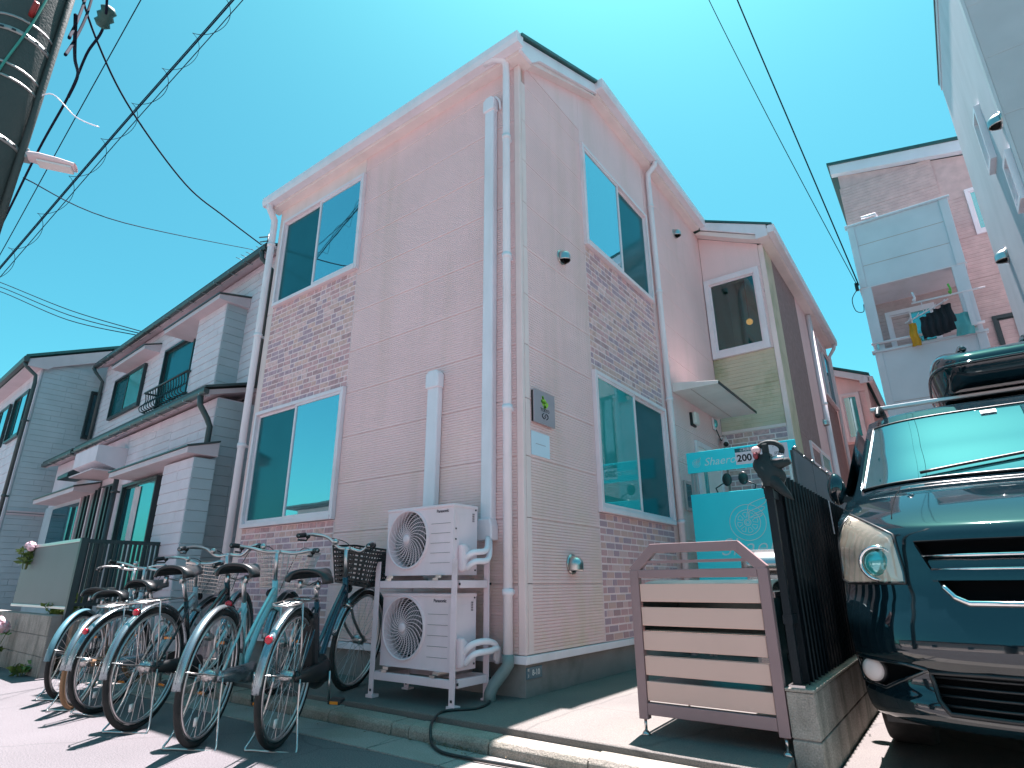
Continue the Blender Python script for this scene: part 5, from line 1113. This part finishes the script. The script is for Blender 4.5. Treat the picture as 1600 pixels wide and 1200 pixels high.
# ------------------------------------------------------------------ slatted refuse box in front of the van
BRN = mat('brown_frame', (.25, .16, .165), .5, var=.06); CRM = mat('cream_slat', (.60, .40, .34), .55, var=.05, dirt=(.44, .3, .25), dirt_amt=.2, dscale=3); DSTEEL = mat('dark_steel_sheet', (.035, .07, .075), .3, .5, var=.1, dirt=(.16, .14, .12), dirt_amt=.5, dscale=1.4)
SIDE = mat('stainless_sheet', (.50, .50, .50), .25, 1.0, var=.1)
bn = empty('refuse_box', (1.0, -.38, 0), 0, 'brown framed slatted refuse box standing on the apron beside the block wall', 'refuse box')
def fpost(x0, x1): bx('frame_post', BRN, bn, x0, x1, -.022, .022, .19, .925, .003)
fpost(0, .05); fpost(.685, .735)
for a, b in (((.025,.925), (.14,1.035)), ((.71,.925), (.595,1.035))):
    q = MB(); d = Vector((b[0]-a[0], 0, b[1]-a[1])).normalized(); n_ = Vector((-d.z, 0, d.x))*.025; A = Vector((a[0],0,a[1])); B = Vector((b[0],0,b[1]))
    q.bar(A-d*.012, B+d*.010, .040, .05, up=(n_.x, 0, n_.z)); q.build('frame_shoulder', BRN, bn, bevel=.002)
bx('frame_rail', BRN, bn, .13, .605, -.0225, .0225, 1.012, 1.06, .003); bx('frame_rail', BRN, bn, .051, .684, -.0215, .0215, .882, .925, .003); bx('frame_rail', BRN, bn, .051, .684, -.0215, .0215, .212, .268, .003)
bx('frame_bar', BRN, bn, .075, .66, -.012, .012, .958, .972)
for k in range(5): bx('slat', CRM, bn, .052, .683, -.014, .014, .278+k*.1205, .278+k*.1205+.092, .003)
for x in (.025, .71):
    q = MB(); q.smooth = True; q.tube([(x,0,.19), (x,0,.135)], .008, 8); q.lathe([(.028,.113), (.012,.135)], 14, Matrix.Translation((x,0,0))); q.build('adjusting_foot', STEEL, bn)
    q = MB(); q.smooth = True; q.tube([(x,.62,.20), (x,.62,.135)], .008, 8); q.lathe([(.028,.115), (.012,.135)], 14, Matrix.Translation((x,.62,0))); q.build('adjusting_foot', STEEL, bn)
bx('side_sheet', DSTEEL, bn, .722, .734, .03, .64, .24, .815, .002); bx('side_sheet', DSTEEL, bn, .0, .012, .03, .64, .60, .815, .002)
bx('back_rail', BRN, bn, .013, .721, .61, .64, .24, .29); bx('back_sheet', DSTEEL, bn, .013, .721, .628, .64, .45, .815)
bx('inner_tray', DSTEEL, bn, .03, .70, .05, .60, .60, .615); bx('inner_tray', DSTEEL, bn, .03, .70, .05, .60, .34, .352)
bx('edge_strip', SIDE, bn, .7345, .742, .03, .64, .785, .812); bx('edge_strip', SIDE, bn, .7345, .742, .03, .64, .21, .228)
q = MB(); q.smooth = True; q.grid(lambda u, v: (.015+.705*v, .36-.27*cos(pi*u*.98+.03), .815+.05*sin(pi*u)**.7), 16, 4); o = q.build('lid', DSTEEL, bn, recalc=False); s2 = o.modifiers.new('s', 'SOLIDIFY'); s2.thickness = .006
for x in (.016, .72):
    q = MB(); N = 17; q.add([(x,.36,.814)]+[(x,.36-.27*cos(pi*i/16*.98+.03),.814+.049*max(0, sin(pi*i/16))**.7) for i in range(N)], [(0, i+1, i+2) for i in range(N-1)]); o = q.build('lid_cheek', SIDE, bn)
sbn = empty('lidded_bin', (1.50, .60, ZG), 0, 'pale silver lidded bin standing behind the slatted refuse box', 'bin')
bx('body', SIDE, sbn, -.15, .15, .0, .42, .03, .80, .03); q = MB(); q.smooth = True
q.grid(lambda u, v: (-.16+.32*v, .21-.24*cos(pi*u), .80+.13*sin(pi*u)**.6), 14, 4); o = q.build('lid', SIDE, sbn, recalc=False); s2 = o.modifiers.new('s', 'SOLIDIFY'); s2.thickness = .01
for x in (-.159, .159): q = MB(); q.add([(x, .21, .80)]+[(x, .21-.24*cos(pi*i/14), .80+.13*max(0, sin(pi*i/14))**.6) for i in range(15)], [(0, i+1, i+2) for i in range(14)]); q.build('lid_cheek', SIDE, sbn)
for x in (-.11, .11): MB().lathe([(.03,-.02), (.03,.02)], 14, Matrix.Translation((x, .06, .03)) @ Matrix.Rotation(pi/2, 4, 'Y')).build('caster', BLACK, sbn)
# ------------------------------------------------------------------ block wall with black louvre fence
wl = empty('fence_wall', (1.80, -.40, 0), 0, 'two-course mossy concrete block wall carrying the black fence', 'wall')
for r in range(2):
    y = -.0-(.2 if r else 0)
    while y < 6:
        a = max(0, y); e = y+.395; bx('block', BLOCK, wl, -.06, .06, a, e-.008, r*.194, r*.194+.188, .005); y = e
bx('mortar_core', FOUND, wl, -.052, .052, .008, 5.9, 0, .382); bx('coping', KERB, wl, -.063, .063, -.003, 6.0, .3835, .398, .003)
BF = mat('black_fence_paint', (.005, .010, .014), .5, var=.15, spec=.25)
bf = empty('louvre_fence', (1.80, -.40, .398), 0, 'black fence of angled upright slats on the block wall beside the van', 'fence')
for i in range(66):
    y = .18+i*.085; q = MB(); q.box(-.048, .048, -.0045, .0045, .012, 1.0, Matrix.Translation((0, y, 0)) @ Matrix.Rotation(radians(-38), 4, 'Z')); q.build('slat', BF, bf)
for z in (.10, .90): bx('rail', BF, bf, -.062, -.040, .14, 5.8, z, z+.03)
bx('end_frame', BF, bf, -.02, .02, .135, .158, .0, 1.02); bx('post', BF, bf, -.030, .007, .03, .065, .0, .98, .003); bx('post_base', STEEL, bf, -.045, .025, .01, .085, .0, .012)
bx('clamp', BF, bf, -.033, .01, .025, .135, .27, .31); bx('clamp', BF, bf, -.033, .01, .025, .135, .86, .90)
for y in (2.0, 4.0): bx('post', BF, bf, -.105, -.065, y, y+.04, .0, 1.04)
bx('fence_tag', WHITE, bf, .058, .062, 1.35, 1.37, .76, .98)
# black bundle tied to the post head
bd = empty('black_bundle', (1.797, -.352, 1.376), 0, 'black folded umbrella and cloth bundle with white straps tied to the fence post head', 'bundle')
CLO = mat('wet_black_cloth', (.006, .014, .016), .7, var=.3, vscale=10, bump=.5, bscale=22)
q = MB(); q.smooth = True
def bun(u, v):
    a = 2*pi*u; r_ = (.045+.025*sin(v*pi)+.010*sin(3*a+v*5))*(1-.25*v); return (r_*cos(a)+.012*sin(v*6), r_*sin(a), -.06+.17*v)
q.grid(bun, 18, 12); q.build('cloth', CLO, bd)
tb('folded_umbrella', CLO, bd, [(-.03,-.02,.02), (.03,-.03,-.04), (.075,-.035,-.10), (.105,-.04,-.135)], [.03,.032,.02,.004], 10)
tb('hood_ring', CLO, bd, [(.02+.062*cos(a), -.01, .125+.045*sin(a)) for a in [i*pi/9-.4 for i in range(14)]], .014, 8); bx('handle', CLO, bd, -.012, .02, -.03, .0, .06, .165, .008)
q = MB(); q.smooth = True; q.ball((-.042,-.015,.135), .026, .022, .022, 12, 8); q.build('pale_cap', mat('pale_pink_plastic', (.75,.48,.48), .3), bd)
q = MB(); q.smooth = True; q.ball((-.045,-.03,.105), .014, .016, .02, 10, 8); q.build('red_patch', mat('dark_red_plastic', (.22,.03,.04), .4), bd)
tb('arm', CLO, bd, [(.0,-.01,.06), (.06,-.02,.05), (.115,-.03,.06)], [.03,.028,.018], 10); tb('silver_sleeve', ALU, bd, [(.03,-.025,.075), (.09,-.035,.078)], [.018,.012], 8)
for z, r_ in ((-.01,.05), (-.045,.047)): tb('strap', STK, bd, [(r_*cos(a)+.01, r_*sin(a), z+.012*sin(a*2)) for a in [i*pi/8 for i in range(16)]], .005, 6, closed=True)
# grey screen panels between the fence and the house
gp = empty('grey_panel_screen', (1.45, 2.3, .14), 0, 'dark grey sheet screen with steel bolts above the black fence', 'screen')
DG = mat('smoked_panel', (.16, .17, .19), .45, var=.05)
for k in range(4):
    y = k*.82; bx('panel', DG, gp, -.008, .008, y+.01, y+.81, .9, 1.88); q = MB(); q.smooth = True; q.ball((.012, y+.02, 1.90), .018); q.ball((.012, y+.42, 1.885), .012); q.build('bolt', STEEL, gp); bx('upright', GUT_D, gp, -.03, -.009, y, y+.03, .0, 1.88)
bx('top_rail', BRONZE, gp, -.012, .012, .0, 3.3, 1.881, 1.90)

# ------------------------------------------------------------------ turquoise rental board by the entrance
TURQ = mat('turquoise_board', (.04, .85, .95), .35, var=.03); PALET = mat('pale_print', (.62, .86, .90), .4); WB = mat('white_print_board', (.84, .74, .80), .4); DTEAL = mat('dark_teal_print', (.01, .11, .13), .5); DARKI = mat('black_print', (.015, .015, .02), .5)
sb = empty('rental_board', (0, 3.0, ZG), 0, 'turquoise rental station board with winged wheel logo by the entrance', 'sign board')
z_ = -ZG
hd_ = bx('header_panel', TURQ, sb, .19, 1.355, -.02, .02, 2.03+z_, 2.265+z_, .003); pn = bx('lower_panel', TURQ, sb, .195, 1.42, -.02, .02, .45+z_, 1.789+z_, .003)
for x in (.205, .245, 1.25, 1.30): bx('support_post', ALU, sb, x, x+.03, .022, .05, .0, 2.2+z_, .003)
def T(x, z, s=1): return frameM((x, -.0215, z+z_), (1,0,0), (0,0,1))
text("Shaero's", .125, PALET, hd_, T(.385, 2.135), shear=.3, bold=0)
pb_ = bx('price_board', WB, hd_, .738, 1.278, -.0235, -.0205, 2.066+z_, 2.243+z_); bx('price_heading', DTEAL, hd_, .738, 1.02, -.0252, -.0238, 2.20+z_, 2.243+z_)
text('ご利用料金', .036, WB, hd_, frameM((.79,-.0256,2.221+z_), (1,0,0), (0,0,1)), bold=.0008); text('200', .105, DARKI, hd_, frameM((.752,-.0240,2.130+z_), (1,0,0), (0,0,1)), bold=.003); text('円/1', .055, DARKI, hd_, frameM((.945,-.0240,2.115+z_), (1,0,0), (0,0,1)))
text('プラン', .036, DARKI, hd_, frameM((1.12,-.0240,2.222+z_), (1,0,0), (0,0,1))); text('円/日', .045, DARKI, hd_, frameM((1.14,-.0240,2.135+z_), (1,0,0), (0,0,1)))
def logo(cx, cz, R, par, th):
    def ring(r, t=th, nm='wheel_mark'):
        tb(nm, PALET, par, [(cx+r*cos(2*pi*i/40), -.021, cz+z_+r*sin(2*pi*i/40)) for i in range(40)], t, 4, closed=True)
    ring(R); ring(R*.70); ring(R*.18); ring(R*.10, th*.8)
    for k in range(8):
        a = 2*pi*k/8+.2; P_ = [(r*R, a+da) for r, da in ((.30,-.16), (.55,-.26), (.58,.0), (.55,.26), (.30,.16))]
        tb('spoke_mark', PALET, par, [(cx+r*cos(b), -.0212, cz+z_+r*sin(b)) for r, b in P_], th*.8, 4, closed=True)
    for k, (sx_, sz_) in enumerate(((1.0, 1.0), (.86, .62), (.72, .30))):
        tb('wing_mark', PALET, par, smoothpath([(cx+.10*R, -.0222, cz+z_+.15*R), (cx+.10*R, -.0222, cz+z_+.80*R*sz_), (cx+.35*R, -.0222, cz+z_+(1.05*sz_+.02)*R), (cx+1.15*R*sx_, -.0222, cz+z_+(1.25*sz_+.05)*R), (cx+1.05*R*sx_, -.0222, cz+z_+(1.0*sz_)*R), (cx+.5*R*sx_, -.0222, cz+z_+(.72*sz_)*R)], 5), th, 4)
logo(.775, 1.452, .185, pn, .0042); logo(.30, 2.135, .045, hd_, .0016)
text("Shaero's", .26, PALET, pn, T(.45, 1.20), shear=.3, bold=-.004)
# scooter behind the board
sc = empty('rental_scooter', (.62, 3.75, ZG), radians(-90), 'small scooter with black mirrors standing behind the rental board', 'scooter')
q = MB(); q.smooth = True
for x in (-.55, .55): q.tube([(x+.17*cos(2*pi*i/24), 0, .21+.17*sin(2*pi*i/24)) for i in range(24)], .045, 8, closed=True)
q.build('tyre', RUBBER, sc)
q = MB(); q.smooth = True; q.grid(lambda u, v: (.38+.16*sin(v*2)+.05*cos(u*pi*2), .20*sin((u-.5)*pi)*(.6+.4*sin(v*pi)), .3+1.35*v-.05), 12, 12); o = q.build('front_cowl', TURQ, sc); s2 = o.modifiers.new('s', 'SOLIDIFY'); s2.thickness = .02
q = MB(); q.smooth = True; q.ball((-.35,0,.55), .42, .17, .22, 16, 10); q.build('rear_body', TURQ, sc); q = MB(); q.smooth = True; q.ball((-.32,0,.80), .36, .14, .08, 16, 8); q.build('seat', SADDLE, sc); bx('footboard', BLACK, sc, -.1, .45, -.14, .14, .25, .32, .02)
tb('handlebar', BLACK, sc, [(.42,-.34,1.60), (.50,-.15,1.62), (.52,0,1.60), (.50,.15,1.62), (.42,.34,1.60)], .018, 8)
for s_ in (-1, 1):
    tb('mirror_stalk', BLACK, sc, [(.49,.18*s_,1.62), (.49,.22*s_,1.75), (.47,.10*s_,1.82)], .008, 6); q = MB(); q.smooth = True; q.ball((.47,.09*s_,1.84), .02, .055, .075, 14, 10); q.build('mirror', BLACK, sc)

# ------------------------------------------------------------------ plates on the house wall
MSG = mat('brushed_plate', (.42, .36, .40), .4, .3, var=.05); LGREEN = mat('lime_print', (.32, .62, .05), .5)
sg = empty('name_plate', (0, .11, 2.06), 0, 'grey TOKYO name plate with green tree mark on the pink wall', 'sign'); 
bx('plate', MSG, sg, .02, .034, 0, .30, 0, .275, .002); bx('backing', BLACK, sg, .001, .0195, .004, .28, .01, .265)
def TP(a, b): return frameM((.0345, a, b), (0,1,0), (0,0,1))
text('TOKYO', .037, DARKI, sg, TP(.15, .118), align='CENTER', bold=.0008)
q = MB()
rnd = random.Random(2)
for i in range(26):
    a = rnd.uniform(0, 2*pi); r_ = .042*sqrt(rnd.random()); c = (.0346+.0003*(i % 3), .15+r_*cos(a), .19+1.1*r_*sin(a)); q.add([(c[0], c[1]+.014*cos(k*pi/4), c[2]+.014*sin(k*pi/4)) for k in range(8)], [tuple(range(8))])
q.build('tree_mark', LGREEN, sg)
for sgn in (-1, 1): tb('bracket_mark', DARKI, sg, [(.0355, .15+sgn*.018, .092), (.0355, .15+sgn*.042, .078), (.0355, .15+sgn*.042, .062), (.0355, .15+sgn*.018, .046)], .004, 5)
tb('slash_mark', DARKI, sg, [(.0355,.16,.09), (.0355,.142,.066), (.0355,.158,.066), (.0355,.14,.048)], .0035, 5)
nt_ = empty('paper_notice', (0, .10, 1.80), 0, 'pale blue paper notice below the grey name plate', 'notice'); bx('sheet', mat('pale_blue_paper', (.66, .74, .84), .6, var=.03), nt_, .002, .006, 0, .26, 0, .19)
bx('printed_line', MSG, nt_, .0062, .0066, .06, .2, .093, .098)
ad = empty('address_plate', (-.02, .025, .238), 0, 'small blue house number plate on the foundation at the corner', 'house number'); bx('plate', mat('blue_enamel', (.015, .12, .17), .3), ad, .0005, .006, 0, .19, 0, .075, .002)
text('8-10', .052, STK, ad, frameM((.0066,.065,.037), (0,1,0), (0,0,1)), bold=.001); text('町', .022, STK, ad, frameM((.0066,.012,.056), (0,1,0), (0,0,1))); text('3', .026, STK, ad, frameM((.0066,.014,.022), (0,1,0), (0,0,1)))
# ------------------------------------------------------------------ unseen houses added across the street to bounce sunlight; also mirrored in glass and paint
CREAMW = mat('cream_stucco', (.86, .74, .70), .8, var=.05, dirt=(.7, .6, .55), dirt_amt=.25, dscale=1.5, streak=6)
def opposite(x0, x1, y, h, wallm, label, seed):
    rnd = random.Random(seed); t = empty('added_fill_house', (x0, y, 0), 0, label, 'house', 'houses added to bounce light')
    W = x1-x0; MO = frameM((W, 0, 0), (-1, 0, 0), (0, 0, 1))
    q = MB(); q.box(0, W, -6, -.0, 0, h); q.build('wall', wallm, t)
    q = MB(); q.prism([(.35, h-.02), (.35, h+.05), (-3, h+.7), (-6.3, h+.05), (-6.3, h-.02)], 'x', -.15, W+.15); q.build('roof', SLATE, t)
    gutter(t, (-.15, .36, h-.03), (W+.15, .36, h-.03), (0, 1, 0), GUT_D)
    for fz in (.95,):
        a = .8
        while a < W-2:
            w_ = rnd.choice((.8, 1.65)); window(t, MO, a, a+w_, fz, fz+1.25, SCREEN, G_SKY); a += w_+rnd.uniform(1.6, 2.6)
    q = MB(); q.box(W*.45, W*.45+.9, .0, .04, .1, 2.1) if False else q.box(.15, .75, .001, .03, .1, 2.1); q.build('door', BRONZE, t)
    return t
opposite(-16.0, -7.6, -8.8, 3.35, CREAMW, 'low cream house added behind the camera to bounce light, leftmost', 1)
opposite(-7.2, 1.2, -8.5, 3.25, CREAMW, 'low cream house added directly behind the camera to bounce light', 2)
opposite(1.6, 10.5, -8.7, 3.35, CREAMW, 'low cream house added behind the camera to bounce light, rightmost', 3)

# dry leaves and grit gathered along the kerb, weeds in the joints
rnd = random.Random(21); q = MB(); LIT = mat('dry_leaf', (.16, .11, .06), .9, var=.4, vscale=20)
for i in range(130):
    x = rnd.choice((rnd.gauss(.05, .12), rnd.uniform(-3.9, 1.6))); y = -.79-abs(rnd.gauss(0, .035)); a = rnd.uniform(0, pi); s_ = rnd.uniform(.004, .014); z = .012+rnd.uniform(0, .008)
    q.add([(x-s_*cos(a), y-s_*sin(a), z), (x+.4*s_*sin(a), y-.4*s_*cos(a), z+.4*s_), (x+s_*cos(a), y+s_*sin(a), z), (x-.4*s_*sin(a), y+.4*s_*cos(a), z+.2*s_)], [(0,1,2), (0,2,3)])
tag(q.build('leaf_litter', LIT, recalc=False), 'dry leaves and grit scattered along the kerb', 'leaf litter', kind='stuff')
